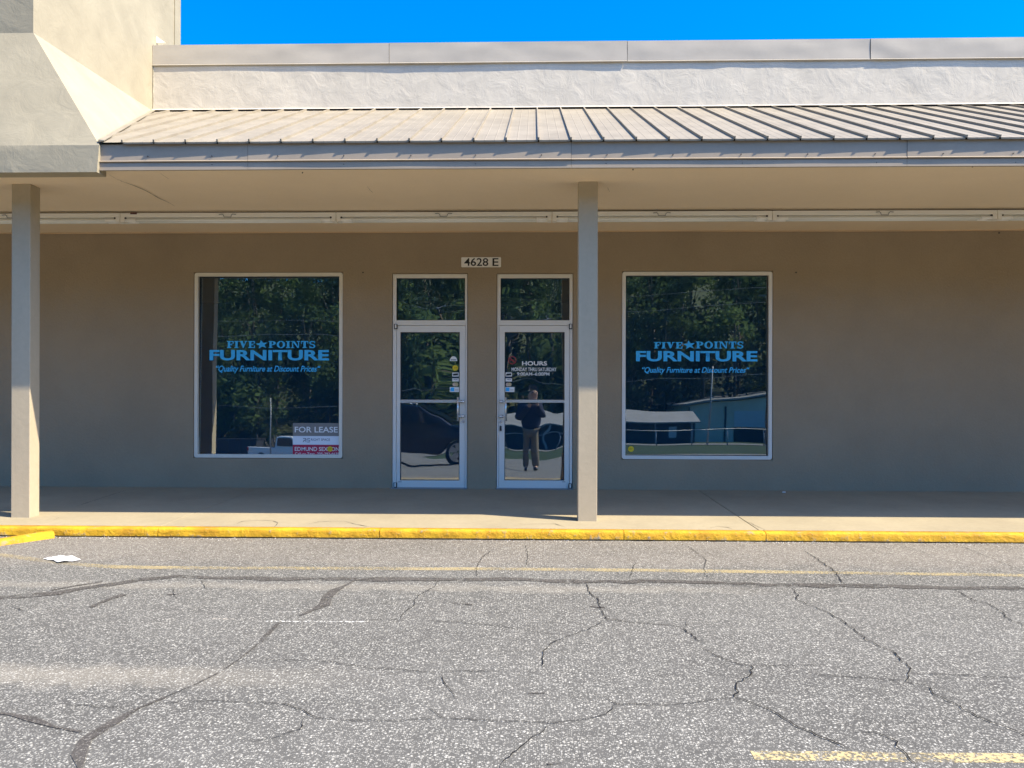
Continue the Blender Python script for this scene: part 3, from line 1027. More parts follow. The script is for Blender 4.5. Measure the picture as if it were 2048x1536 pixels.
# roof: standing-seam panels on the slope
EY, EZ, TY, TZ = -2.985, 3.613, -0.004, 4.985
P3 = PY(198, 287, EY - 0.01)
P2 = PY(303, 222, 0.0)
def rake_x(Y):
    return P3.x + (Y - EY) / (0 - EY) * (P2.x - P3.x)
sl_len = math.hypot(TY - EY, TZ - EZ)
sd_v = Vector((0, TY - EY, TZ - EZ)).normalized()
nv = Vector((0, -sd_v.z, sd_v.y))
PW_ = 0.3048
rx0 = PY(883, 284, EY).x
def rp(x, s, h=0.0):
    p = Vector((x, EY, EZ)) + sd_v * s + nv * h
    return p
def clip_rake(poly):
    """keep the part of a list of (x, s) to the right of the rake line"""
    out = []
    def inside(p):
        return p[0] - rake_x(EY + sd_v.y * p[1])
    for a, c in zip(poly, poly[1:] + poly[:1]):
        ia, ic = inside(a), inside(c)
        if ia >= 0:
            out.append(a)
        if ia * ic < 0:
            t = ia / (ia - ic)
            out.append((a[0] + (c[0] - a[0]) * t, a[1] + (c[1] - a[1]) * t))
    return out
k0 = int(math.floor((-4.95 - rx0) / PW_))
for k in range(k0, int((XR - rx0) / PW_)):
    xa = rx0 + k * PW_
    xb = xa + PW_
    if xb <= rake_x(TY) + 0.02:
        continue
    rr = random.Random(k * 17 + 3)
    ov0, ov1 = rr.uniform(-0.002, 0.003), rr.uniform(-0.007, -0.002)
    mm = MB()
    def flat(x_0, x_1, h0, h1, lo0=0.0, lo1=0.0):
        pl = clip_rake([(x_0, lo0), (x_1, lo1), (x_1, sl_len), (x_0, sl_len)])
        if len(pl) > 2:
            mm.face([rp(x, s, h0 + (h1 - h0) * (x - x_0) / (x_1 - x_0)) for x, s in pl])
    pr_h = 0.0022
    xs_ = [xa + 0.007, xa + 0.05, xa + 0.098, xa + 0.104, xa + 0.110, xa + 0.192, xa + 0.198, xa + 0.204, xb - 0.05, xb - 0.007]
    hs = [0.002, 0, 0, pr_h, 0, 0, pr_h, 0, 0, 0.002]
    edge = lambda x: -(ov0 + (ov1 - ov0) * (x - xa) / PW_) - 0.004
    for p, q, h0, h1 in zip(xs_, xs_[1:], hs, hs[1:]):
        flat(p, q, h0, h1, edge(p) + 0, edge(q) + 0)
    # turned-down drip edge
    if xa > rake_x(EY):
        for p, q, h0, h1 in zip(xs_, xs_[1:], hs, hs[1:]):
            a1, a2 = rp(p, edge(p), h0), rp(q, edge(q), h1)
            mm.face([a1, a2, a2 - Vector((0, -0.004, 0.016)), a1 - Vector((0, -0.004, 0.016))])
    # rib at the left seam
    hh, ww = 0.025, 0.0075
    s0 = -0.006
    if xa - ww < rake_x(EY):
        s0 = sl_len * max(0.0, min(1.0, (xa - 0.01 - P3.x) / (P2.x - P3.x))) if xa < P3.x + 0.01 else s0
    if s0 < sl_len - 0.05 and xa > rake_x(TY):
        c8 = [rp(xa - ww, s0, 0), rp(xa + ww, s0, 0), rp(xa + ww, s0, hh), rp(xa - ww, s0, hh), rp(xa - ww, sl_len, 0), rp(xa + ww, sl_len, 0), rp(xa + ww, sl_len, hh), rp(xa - ww, sl_len, hh)]
        for q in ((0, 1, 2, 3), (0, 3, 7, 4), (1, 5, 6, 2), (3, 2, 6, 7)):
            mm.face([c8[i] for i in q])
    mm.build('roof_panel', M['roof'], shop, fix=False)
# deck under the panels, so that no light leaks
dk = MB()
dk.prism([(EY + 0.09, EZ - 0.0), (TY, TZ - 0.03), (TY, 3.41), (EY + 0.09, 3.41)], 0, -4.0, XR)
dk.build('roof_deck', M['gap'], shop)
# apron flashing where the roof meets the wall
af = MB()
def afn(u, v):
    x = P2.x + (XR - P2.x) * u
    return (x, -0.016 - 0.012 * v + 0.004 * nz3(x, 0, 2, 1.1), 5.022 - 0.020 * v + 0.004 * nz3(x, 1, 5, 0.9))
af.grid(afn, 160, 1)
af.grid(lambda u, v: (P2.x + (XR - P2.x) * u, 0.012 * v - 0.016, 5.022 + 0.004 * v), 40, 1)
af.build('apron_flashing', M['stucco'], shop, fix=False)
cl = MB()
cl.box(P2.x, -0.006, 4.95, XR, 0.0, 5.012)
cl.build('closure_strip', M['gap'], shop)

# fascia in two steps, in lengths
FX = [P3.x - 0.02, PY(492, 300, -3.0).x, PY(1143, 300, -3.0).x, PY(1819, 300, -3.0).x, 8.0, XR]
FB = -2.953
for k, (a, c) in enumerate(zip(FX, FX[1:])):
    mm = MB()
    o = 0.003 * (k % 2)
    zt, z1, z2 = 3.603, 3.448, 3.434
    prof = [(FB + 0.02, zt), (FB - o, zt), (FB - o + 0.001, z1), (FB - 0.013 - o, z1 - 0.010), (FB - 0.011 - o, z2 + 0.001), (FB + 0.004, z2 - 0.004), (FB + 0.02, z2 - 0.006)]
    mm.grid(lambda u, v: (a + 0.0015 + (c - a - 0.003) * u, prof[int(round(v * 6))][0] + 0.002 * nz3(a + (c - a) * u, v, k, 1.7), prof[int(round(v * 6))][1] + 0.003 * nz3(a + (c - a) * u, 0, 4, 0.5)), 30, 6, sm=False)
    f = mm.build('fascia', M['trim'], shop, fix=False)
    m2 = MB()
    pr2 = [(FB + 0.02, z2 - 0.008), (FB + 0.001, z2 - 0.008), (FB + 0.001, 3.359), (FB + 0.03, 3.359), (FB + 0.03, 3.40)]
    m2.grid(lambda u, v: (a + 0.0015 + (c - a - 0.003) * u, pr2[int(round(v * 4))][0], pr2[int(round(v * 4))][1] + 0.003 * nz3(a + (c - a) * u, 0, 7, 0.5)), 30, 4, sm=False)
    m2.build('lower_fascia', M['trim'], shop, fix=False)
def screw(px, py, Y):
    p = PY(px, py, Y)
    s_ = MB()
    s_.tube([(p.x, Y + 0.004, p.z), (p.x, Y - 0.012, p.z)], 0.005, 6)
    s_.build('screw', M['dark'], shop)
for px in (296, 424, 556, 688, 822, 951, 1083, 1214, 1346, 1482, 1615, 1750, 1886, 2026):
    screw(px, 313 - (px - 296) * 0.0035, FB)
for px in (688, 951, 1212, 1484, 1752, 2030, 425):
    screw(px, 330 - (px - 425) * 0.003, FB + 0.012)

# soffit
so = MB()
def sfn(u, v):
    x = XL + (XR - XL) * u
    y = (FB + 0.03) * (1 - v) + 0.0
    return (x, y, SOF + 0.004 * nz3(x, y, 3.0, 0.5))
so.grid(sfn, 120, 16)
sof = so.build('soffit', M['soffit'], shop, fix=False)
def PS(px, py):
    d_ = ray(px, py)
    return CAM + d_ * ((SOF - CAM.z) / d_.z)
for pl in ([(218, 348), (245, 362), (280, 375), (305, 388), (350, 411)], [(320, 345), (338, 357)], [(735, 372), (745, 384)], [(1215, 374), (1219, 382)]):
    o = strip('crack', pl, 0.005, 0.010, M['soffit_crack'] if 'soffit_crack' in M else M['walkcrack'], sof, -0.006, 0.1, 0.008, zf=lambda Y: SOF, pf=PS, ragged=0.4)
for px, py in ((605, 344), (1266, 338), (1945, 332)):
    p = PS(px, py)
    s_ = MB()
    s_.tube([(p.x, p.y, SOF + 0.01), (p.x, p.y, SOF - 0.012)], 0.006, 6)
    s_.build('screw', M['dark'], sof)
# soffit trim seam above the lights
sj = MB()
pa = PS(1066, 418.5)
sj.grid(lambda u, v: (XL + (XR - XL) * u, pa.y + 0.02 * v + 0.006 * nz3(XL + 24 * u, 0, 1, 0.6), SOF - 0.008 - 0.004 * nz3(XL + 24 * u, 5, 1, 0.6)), 160, 1)
sj.build('soffit_joint', M['gap'], sof, fix=False)
# cove strip between wall and soffit
cv = MB()
cv.grid(lambda u, v: (XL + (XR - XL) * u, -0.012 * (1 - v) - 0.003, SOF - 0.016 + 0.014 * v + 0.007 * nz3(XL + 24 * u, 0, 3, 0.55)), 160, 1)
cv.build('wall_trim', M['soffit'], shop, fix=False)

# columns
def column(px0, px1, base_px, Yf, zt):
    a, c = PY(px0, 700, Yf), PY(px1, 700, Yf)
    mm = MB()
    zb = -0.12
    mm.box(a.x, Yf, zb, c.x, Yf + 0.165, zt)
    o = mm.build('column', M['column'], shop, bevel=0.006)
    return o
column(22.5, 60, 1042, -2.38, SOF + 0.004)
column(1156.5, 1195, 1042, -2.38, SOF + 0.004)
# beyond the right-hand edge of the picture the row of columns goes on
cR = MB()
cR.box(7.0, -2.38, -0.12, 7.19, -2.215, SOF + 0.004)
cR.build('column', M['column'], shop, bevel=0.006)

# ---- windows
def pane_mesh(x0, z0, x1, z1, y, tilt=0.0, bow=0.0, wav=0.0, seed=0.0, nx=24, nz=36):
    mm = MB()
    def fn(u, v):
        a, c = u * 2 - 1, v * 2 - 1
        hgt = (z1 - z0) / 2
        d_ = bow * (1 - c * c) * (1 - 0.3 * a * a) + tilt * c * hgt
        d_ += wav * (nz3(u * 2.0, v * 3.2, seed, 1.0) + 0.45 * nz3(u * 3.5, v * 7, seed + 5, 1.0))
        return (x0 + (x1 - x0) * u, y + d_, z0 + (z1 - z0) * v)
    mm.grid(fn, nx, nz)
    return mm
def rounded(x0, z0, x1, z1, r):
    pts = []
    for cx, cz, a0 in ((x0 + r, z0 + r, 180), (x1 - r, z0 + r, 270), (x1 - r, z1 - r, 0), (x0 + r, z1 - r, 90)):
        pts += arc(cx, cz, r, r, a0, a0 + 90, 3)
    return pts
def scaled_ring(x0, z0, x1, z1, t):
    o = rounded(x0, z0, x1, z1, 0.03)
    i = rounded(x0 + t, z0 + t, x1 - t, z1 - t, 0.004)
    return o, i
def pxrect(px0, py0, px1, py1, Y):
    a = PY(px0, (py0 + py1) / 2, Y)
    c = PY(px1, (py0 + py1) / 2, Y)
    t = PY((px0 + px1) / 2, py0, Y)
    b_ = PY((px0 + px1) / 2, py1, Y)
    return a.x, b_.z, c.x, t.z

def shop_window(h, fr_mat, tilt, bow, wav, seed):
    x0, z0, x1, z1 = h
    g = 0.008
    mm = MB()
    o, i = scaled_ring(x0 + g, z0 + g, x1 - g, z1 - g, 0.046)
    mm.ring(o, i, 0.006, 0.085)
    wf = mm.build('window', fr_mat, shop, fix=False)
    gk = MB()
    t = 0.054
    gk.ring(rect(x0 + t - 0.004, z0 + t - 0.004, x1 - t + 0.004, z1 - t + 0.004), rect(x0 + t + 0.007, z0 + t + 0.007, x1 - t - 0.007, z1 - t - 0.007), 0.052, 0.07)
    gk.build('gasket', M['black'], wf, fix=False)
    ck = MB()
    ck.ring(rect(x0 + 0.001, z0 + 0.001, x1 - 0.001, z1 - 0.001), [(p[0], p[1]) for p in rect(x0 + 0.0085, z0 + 0.0085, x1 - 0.0085, z1 - 0.0085)], 0.02, 0.08)
    ck.build('seal', M['wall'], wf, fix=False)
    pn = pane_mesh(x0 + 0.05, z0 + 0.05, x1 - 0.05, z1 - 0.05, 0.066, tilt, bow, wav, seed)
    pn.build('pane', M['glass'], wf, fix=False)
    return wf

GY = 0.050                                     # lettering sits on the outer face of the glass
def shop_lettering(parent, five, star, points, furn, slog):
    a = pxrect(*five, GY)
    mm = MB()
    serif_word(mm, 'FIVE', a[0], a[1], a[2], a[3], GY)
    mm.build('lettering', M['blue'], parent, fix=False)
    a = pxrect(*star, GY)
    cx, cz, rx, rz = (a[0] + a[2]) / 2, (a[1] + a[3]) / 2, (a[2] - a[0]) / 2, (a[3] - a[1]) / 2
    pts = []
    for k in range(10):
        an = R(90 + 36 * k + 8)
        q = 1.0 if k % 2 == 0 else 0.42
        pts.append((cx + rx * 1.05 * q * math.cos(an), GY, cz + rz * 1.05 * q * math.sin(an)))
    mm = MB()
    for k in range(10):
        mm.face([(cx, GY, cz), pts[k], pts[(k + 1) % 10]])
    mm.build('star', M['blue'], parent, fix=False)
    a = pxrect(*points, GY)
    mm = MB()
    serif_word(mm, 'POINTS', a[0], a[1], a[2], a[3], GY)
    mm.build('lettering', M['blue'], parent, fix=False)
    a = pxrect(*furn, GY)
    link('lettering', text_mesh('FURNITURE', a[0], a[1], a[2], a[3], GY, M['blue'], 0.034), parent)
    a = pxrect(*slog, GY)
    link('lettering', text_mesh('\u201cQuality Furniture at Discount Prices\u201c', a[0], a[1], a[2], a[3], GY, M['blue'], 0.018, 0.30), parent)

win1 = shop_window(W1, M['frame_cream'], 0.015, 0.002, 0.0006, 1.0)
win2 = shop_window(W2, M['frame'], 0.002, 0.001, 0.0004, 4.0)
shop_lettering(win1, (454, 682, 510, 696), (511, 680, 536, 698), (537, 682, 631, 696), (419, 700, 658, 721), (432, 731, 641, 747))
shop_lettering(win2, (1308, 684, 1365, 697), (1366, 681, 1391, 699), (1392, 683, 1487, 697), (1272, 702, 1515, 723), (1284, 734, 1499, 749))
def octagon(px, py, rpx, parent, Y=GY):
    p = PY(px, py, Y)
    r_ = rpx * (Y - CAM.y) / F
    mm = MB()
    mm.prism([(p.x + r_ * math.cos(R(22.5 + 45 * k)), p.z + r_ * math.sin(R(22.5 + 45 * k))) for k in range(8)], 1, Y - 0.001, Y + 0.001)
    st_ = mm.build('sticker', M['yellowv'], parent)
    if st_.parent.parent is shop:
        link('lettering', text_mesh('ADT', p.x - r_ * 0.55, p.z - r_ * 0.22, p.x + r_ * 0.55, p.z + r_ * 0.30, Y - 0.0014, M['amberv'], 0.01), parent)
octagon(660, 898, 5.6, win1, 0.0425)
octagon(1262, 898, 6.0, win2)

# ---- doors
def shop_door(h, leaf, glass, tr_glass, hinge_left, frame_mat, seed):
    x0, z0, x1, z1 = h
    yf = 0.012
    lx0, _, lx1, lz1 = pxrect(*leaf, yf)
    lz0 = 0.012
    tg = pxrect(*tr_glass, yf)
    g = 0.006
    fm_ = MB()
    # outer frame: two jambs, head, transom bar - one welded aluminium frame
    o = rect(x0 + g, z0, x1 - g, z1 - g)
    jl, jr = lx0 - 0.004, lx1 + 0.004
    fm_.box(x0 + g, yf, z0, jl, yf + 0.10, z1 - g)
    fm_.box(jr, yf, z0, x1 - g, yf + 0.10, z1 - g)
    fm_.box(jl, yf, tg[3], jr, yf + 0.10, z1 - g)
    fm_.box(jl, yf + 0.001, lz1 + 0.005, jr, yf + 0.10, tg[1])
    fm_.box(jl, yf + 0.002, tg[1], tg[0], yf + 0.09, tg[3])
    fm_.box(tg[2], yf + 0.002, tg[1], jr, yf + 0.09, tg[3])
    fr_ = fm_.build('door_frame', frame_mat, shop, bevel=0.003)
    bk = MB()
    bk.ring(rect(tg[0], tg[1], tg[2], tg[3]), rect(tg[0] + 0.007, tg[1] + 0.007, tg[2] - 0.007, tg[3] - 0.007), yf + 0.03, yf + 0.06)
    bk.build('gasket', M['black'], fr_, fix=False)
    pane_mesh(tg[0] + 0.002, tg[1] + 0.002, tg[2] - 0.002, tg[3] - 0.002, yf + 0.05, 0.0, 0.0008, 0.0005, seed + 2).build('pane', M['glass'], fr_, fix=False)
    th = MB()
    th.box(x0, -0.06, 0.0005, x1, 0.14, 0.010)
    th.build('threshold', M['steel'], fr_)
    # leaf
    gx0, gz0, gx1, gz1 = pxrect(*glass, yf)
    lf = MB()
    lf.ring(rect(lx0, lz0, lx1, lz1), rect(gx0, gz0, gx1, gz1), yf + 0.012, yf + 0.055)
    lf.face([(lx0, yf + 0.055, lz0), (lx1, yf + 0.055, lz0), (gx1, yf + 0.055, gz0), (gx0, yf + 0.055, gz0)])
    leaf_o = lf.build('door', frame_mat, shop, fix=False)
    bk = MB()
    bk.ring(rect(gx0, gz0, gx1, gz1), rect(gx0 + 0.008, gz0 + 0.008, gx1 - 0.008, gz1 - 0.008), yf + 0.026, yf + 0.05)
    bk.build('gasket', M['black'], leaf_o, fix=False)
    pane_mesh(gx0 + 0.002, gz0 + 0.002, gx1 - 0.002, gz1 - 0.002, yf + 0.044, 0.003, 0.0045, 0.0007, seed, 30, 60).build('pane', M['glass'], leaf_o, fix=False)
    rb = MB()
    rail = pxrect(glass[0], 799.5, glass[2], 805.5, yf)
    rb.box(gx0 - 0.003, yf + 0.018, rail[1], gx1 + 0.003, yf + 0.040, rail[3])
    rb.build('push_rail', M['bright'], leaf_o, bevel=0.003)
    # pull handle: offset bar on two posts fixed to the lock stile
    sx = (gx1 if hinge_left else gx0)
    sgn = 1 if hinge_left else -1
    hx = sx - sgn * 0.016
    zt_, zb_ = PY(900, 794, -0.05).z, PY(900, 842, -0.05).z
    pos = [PY(900, 803, -0.02).z, PY(900, 832.5, -0.02).z]
    hm = MB()
    hm.tube([(hx, -0.052, zt_), (hx, -0.052, zb_)], 0.0125, 12)
    for z in pos:
        hm.tube([(hx, -0.052, z), (hx + sgn * 0.045, -0.040, z), (sx + sgn * 0.05, yf + 0.012, z)], 0.009, 8)
        hm.tube([(sx + sgn * 0.018, -0.024, z), (sx + sgn * 0.066, -0.024, z)], [0.022, 0.020], 10)
        hm.tube([(sx + sgn * 0.045, -0.024, z), (sx + sgn * 0.045, yf + 0.013, z)], 0.016, 8)
    hm.build('pull_handle', M['bright'], leaf_o, fix=True)
    lk = MB()
    zl = PY(900, 843, 0).z
    lxk = sx + sgn * 0.05
    lk.tube([(lxk, yf + 0.014, zl), (lxk, yf - 0.004, zl)], 0.020, 14)
    lk.build('lock', M['bright'], leaf_o)
    lk = MB()
    lk.box(lxk - 0.003, yf - 0.006, zl - 0.008, lxk + 0.003, yf - 0.0041, zl + 0.006)
    lk.build('keyhole', M['dark'], leaf_o)
    if not hinge_left:
        pz = PY(1003, 855, 0).z
        lk = MB()
        lk.tube([(lxk, yf + 0.014, pz + 0.01), (lxk, yf - 0.010, pz + 0.01)], 0.013, 10)
        lk.box(lxk - 0.012, yf - 0.004, pz - 0.045, lxk + 0.012, yf + 0.013, pz)
        lk.build('lock', M['dark'], leaf_o)
    # pivots at the hinge side
    hxp = lx0 - 0.012 if hinge_left else lx1 + 0.012
    for z, s_ in ((lz1 - 0.015, 1), (lz0 + 0.03, -1)):
        pv = MB()
        pv.box(hxp - 0.022, yf - 0.010, z - 0.035, hxp + 0.022, yf + 0.002, z + 0.035)
        pv.box(hxp - 0.010, yf - 0.016, z - 0.022, hxp + 0.010, yf - 0.010, z + 0.028, 1)
        pv.build('pivot', [M['dark'], M['frame']], leaf_o)
    tag_m = MB()
    if hinge_left:
        q = pxrect(796, 963.2, 803, 964.4, yf)
    else:
        q = pxrect(1124, 963.2, 1131, 964.4, yf)
    tag_m.box(q[0], yf + 0.0105, q[1], q[2], yf + 0.0119, q[3])
    tag_m.build('maker_plate', M['steel'], leaf_o)
    return leaf_o
door1 = shop_door(D1, (793, 651, 930, 977), (800, 664, 919, 961), (791, 556, 930, 640.5), True, M['frame'], 11.0)
door2 = shop_door(D2, (998, 651, 1139, 977), (1009, 664, 1129, 961), (1001, 556, 1139, 640.5), False, M['frame'], 23.0)
DY = 0.044                                      # sticker plane on the door glass
def sticker(parent, px0, py0, px1, py1, mat, Y=DY, name='sticker'):
    q = pxrect(px0, py0, px1, py1, Y)
    mm = MB()
    mm.box(q[0], Y - 0.0008, q[1], q[2], Y + 0.0002, q[3])
    return mm.build(name, mat, parent)
def card_stickers(parent, x, sx):
    """x: left pixel of the three small stickers; sx: left pixel of the wide one"""
    sticker(parent, x, 745, x + 13, 753, M['whitev'])
    q = pxrect(x + 1.5, 746.5, x + 11.5, 751.5, DY - 0.001)
    mm = MB()
    mm.face([(q[0], DY - 0.0012, q[1]), (q[2], DY - 0.0012, q[1] + 0.006), (q[2], DY - 0.0012, q[3]), (q[0], DY - 0.0012, q[3] - 0.006)])
    mm.build('sticker_print', M['black'], parent, fix=False)
    sticker(parent, x, 755, x + 13, 763, M['whitev'])
    sticker(parent, x, 755, x + 13, 756.6, M['sign_navy'], DY - 0.0012, 'sticker_print')
    q = pxrect(x + 2.5, 757.8, x + 10.5, 760.2, DY)
    link('sticker_print', text_mesh('VISA', q[0], q[1], q[2], q[3], DY - 0.0013, M['sign_navy'], 0.01, 0.2), parent)
    for cx, mt_, lay in ((x + 4.2, M['pinkv'], 0.0008), (x + 8.4, M['sandv'], 0.0012)):
        p = PY(cx, 769, DY)
        r_ = 3.7 * (DY - CAM.y) / F
        mm = MB()
        mm.prism([(p.x + r_ * math.cos(R(20 * k)), p.z + r_ * math.sin(R(20 * k))) for k in range(18)], 1, DY - lay, DY + 0.0002)
        mm.build('sticker', mt_, parent)
    sticker(parent, sx, 774, sx + 19, 784, M['whitev'])
    sticker(parent, sx + 1.5, 775.2, sx + 9, 782.6, M['blue'], DY - 0.0012, 'sticker_print')
    sticker(parent, sx + 10.5, 779.5, sx + 17, 780.4, M['steel'], DY - 0.0012, 'sticker_print')
card_stickers(door1, 904.5, 899.5)
card_stickers(door2, 1011, 1010)
octagon(910.5, 736, 5.9, door1, DY)
p = PY(907, 722, DY)
mm = MB()
r_ = 7.6 * (DY - CAM.y) / F
mm.prism([(p.x + r_ * math.cos(R(15 * k)), p.z + r_ * 1.25 * math.sin(R(15 * k))) for k in range(13)], 1, DY - 0.0008, DY + 0.0002)
mm.build('sticker', M['whitev'], door1)
sticker(door1, 902, 719, 912, 720.5, M['sign_navy'], DY - 0.0012, 'sticker_print')
# faded round no-smoking sticker
p = PY(1024.5, 720.5, DY)
r_ = 8.2 * (DY - CAM.y) / F
mm = MB()
ringband(mm, p.x, p.z, r_, r_, r_ * 0.80, r_ * 0.80, 0, 360, 28, lambda q: (q[0], DY, q[1]))
c_, s_ = math.cos(R(45)), math.sin(R(45))
w = r_ * 0.09
mm.face([(p.x - r_ * .8 * c_ - w, DY - .0003, p.z + r_ * .8 * s_ - w), (p.x - r_ * .8 * c_ + w, DY - .0003, p.z + r_ * .8 * s_ + w), (p.x + r_ * .8 * c_ + w, DY - .0003, p.z - r_ * .8 * s_ + w), (p.x + r_ * .8 * c_ - w, DY - .0003, p.z - r_ * .8 * s_ - w)])
mm.face([(p.x - r_ * .55, DY - .0006, p.z - r_ * .1), (p.x + r_ * .5, DY - .0006, p.z - r_ * .1), (p.x + r_ * .5, DY - .0006, p.z + r_ * .1), (p.x - r_ * .55, DY - .0006, p.z + r_ * .1)])
mm.build('sticker', M['redv'], door2, fix=False)
q = pxrect(1044, 722.5, 1094, 731, DY)
link('lettering', text_mesh('HOURS', q[0], q[1], q[2], q[3], DY, M['whitev'], 0.03), door2)
q = pxrect(1023, 735, 1113, 742.5, DY)
link('lettering', text_mesh('MONDAY THRU SATURDAY', q[0], q[1], q[2], q[3], DY, M['whitev'], 0.02), door2)
q = pxrect(1034, 744.5, 1099, 751.5, DY)
link('lettering', text_mesh('9:00AM\u20136:00PM', q[0], q[1], q[2], q[3], DY, M['whitev'], 0.02), door2)

# small bolt marks on the wall
for px, py in ((726, 545), (1592, 545), (1998, 466)):
    p = PY(px, py, 0)
    s_ = MB()
    s_.tube([(p.x, 0.004, p.z), (p.x, -0.008, p.z)], 0.010, 8)
    s_.build('screw', M['dark'], shop)

# ================================================================== STUCCO TOWER at the left
tower = empty('stucco_tower', (-5.0, -2.5, 3.3))
tag(tower, 'cream stucco tower with a flared skirt rising over the left end of the awning', 'tower')
TX = PY(306, 150, 0.0).x                       # plane of its right-hand side
dF = None
# front edge: where the plane x = TX shows at pixel column 66.5
dd = ray(66.5, 60)
tF = (TX - CAM.x) / dd.x
TFY = (CAM + dd * tF).y
dd = ray(359.5, 60)
TBY = (CAM + dd * ((TX - CAM.x) / dd.x)).y
dd = ray(348, 60)
TPY = (CAM + dd * ((TX - CAM.x) / dd.x)).y
TTOP = 9.0
def tl(p):
    return (p[0] + 5.0, p[1] + 2.5, p[2] - 3.3)
TL = -13.0
sh = MB()
def put_grid(mm, a, b_, c, d_, nu, nv_, amp, seed):
    a, b_, c, d_ = map(Vector, (a, b_, c, d_))
    nrm = (b_ - a).cross(d_ - a).normalized()
    def fn(u, v):
        p = a.lerp(b_, u).lerp(d_.lerp(c, u), v)
        e = min(u, 1 - u, v, 1 - v) * 8
        e = min(1, e)
        return tl(p + nrm * e * amp * (nz3(p.x, p.y + seed, p.z, 1.1) + 0.4 * nz3(p.x, p.y + seed, p.z, 4.0)))
    mm.grid(fn, nu, nv_)
Z0 = 4.55
put_grid(sh, (TX, TFY, Z0), (TX, TPY, Z0), (TX, TPY, TTOP), (TX, TFY, TTOP), 40, 40, 0.010, 0.0)
put_grid(sh, (TL, TFY, Z0), (TX, TFY, Z0), (TX, TFY, TTOP), (TL, TFY, TTOP), 60, 40, 0.010, 7.0)
sh.face([tl(p) for p in ((TX, TBY, Z0), (TL, TBY, Z0), (TL, TBY, TTOP), (TX, TBY, TTOP))])
sh.face([tl(p) for p in ((TL, TBY, Z0), (TL, TFY, Z0), (TL, TFY, TTOP), (TL, TBY, TTOP))])
sh.face([tl(p) for p in ((TX, TFY, TTOP), (TX, TBY, TTOP), (TL, TBY, TTOP), (TL, TFY, TTOP))])
sh.build('shaft', M['cream'], tower, fix=False)
ps = MB()
ps.box(*tl((TX - 0.2, TPY, Z0)), *tl((TX + 0.014, TBY - 0.002, TTOP)))
ps.build('corner_strip', M['cream'], tower)
# skirt: front slope, hip slope
P1z = PY(67, 66, TFY).z
EDGE_Y = -2.991
P3v = Vector((P3.x, EDGE_Y, PY(190, 290, EDGE_Y).z))
P1v = Vector((TX + 0.004, TFY - 0.004, P1z))
P2v = Vector((TX + 0.004, 0.0, 4.992))
fs = MB()
nS = 26
put_grid(fs, (TL, EDGE_Y, P3v.z), (P3v.x, EDGE_Y, P3v.z), (P1v.x, P1v.y, P1v.z), (TL, P1v.y, P1v.z), 70, nS, 0.012, 3.0)
fs.build('front_slope', M['cream'], tower, fix=False)
hs_ = MB()
N_ = 18
hn = (P2v - P3v).cross(P1v - P3v).normalized()
idx = {}
for i in range(N_ + 1):
    for j in range(N_ + 1 - i):
        a, c = i / N_, j / N_
        p = P3v + (P2v - P3v) * a + (P1v - P3v) * c
        e = min(1, 8 * min(a, c, 1 - a - c))
        p = p + hn * e * 0.010 * nz3(p.x, p.y, p.z, 1.7)
        idx[i, j] = len(hs_.v)
        hs_.v.append(tl(p))
for i in range(N_):
    for j in range(N_ - i):
        hs_.f.append((idx[i, j], idx[i + 1, j], idx[i, j + 1]))
        hs_.mi.append(0)
        hs_.sm.append(True)
        if i + j < N_ - 1:
            hs_.f.append((idx[i + 1, j], idx[i + 1, j + 1], idx[i, j + 1]))
            hs_.mi.append(0)
            hs_.sm.append(True)
hs_.build('hip_slope', M['cream'], tower, fix=False)
zb = PY(100, 344.5, EDGE_Y).z
bd = MB()
xe = PY(193.5, 330, EDGE_Y).x
put_grid(bd, (TL, EDGE_Y, zb), (xe, EDGE_Y, zb), (P3v.x, EDGE_Y, P3v.z), (TL, EDGE_Y, P3v.z), 80, 8, 0.010, 12.0)
bd.face([tl(p) for p in ((xe, EDGE_Y, zb), (xe, EDGE_Y + 0.16, zb), (P3v.x, EDGE_Y + 0.16, P3v.z), (P3v.x, EDGE_Y, P3v.z))])
bd.face([tl(p) for p in ((TL, EDGE_Y, zb), (TL, EDGE_Y + 0.17, zb), (xe, EDGE_Y + 0.17, zb), (xe, EDGE_Y, zb))])
bd.face([tl(p) for p in ((TL, EDGE_Y + 0.17, zb), (TL, EDGE_Y + 0.17, SOF + 0.01), (xe, EDGE_Y + 0.17, SOF + 0.01), (xe, EDGE_Y + 0.17, zb))])
bd.build('skirt_band', M['cream'], tower, fix=False)
# flashing along the foot of the hip, caulk in the corner with the parapet
fg = MB()
a, c = rp(P3.x, 0.0, 0.012), rp(P2.x + 0.01, sl_len, 0.012)
fg.prism([(0, 0), (0.028, 0), (0.028, 0.006), (0, 0.006)], 1, 0, 1)
dv = (c - a)
pts8 = []
for p in (a, c):
    pts8 += [p + Vector((-0.01, 0, -0.004)), p + Vector((0.045, 0, 0.0)), p + Vector((0.045, 0, 0.010)), p + Vector((-0.01, 0, 0.016))]
fg = MB()
for q in ((0, 1, 5, 4), (1, 2, 6, 5), (2, 3, 7, 6), (0, 3, 2, 1), (4, 5, 6, 7)):
    fg.face([tl(pts8[i]) for i in q])
fg.build('rake_flashing', M['trim_brown'] if 'trim_brown' in M else M['roof'], tower)
ca = MB()
ca.grid(lambda u, v: tl((TX + 0.003 + 0.012 * v + 0.004 * nz3(u * 22, v, 1, 1.0), -0.001 - 0.012 * math.sin(math.pi * v), 4.99 + 0.89 * u)), 60, 3)
ca.build('caulk', M['caulk'], tower, fix=False)
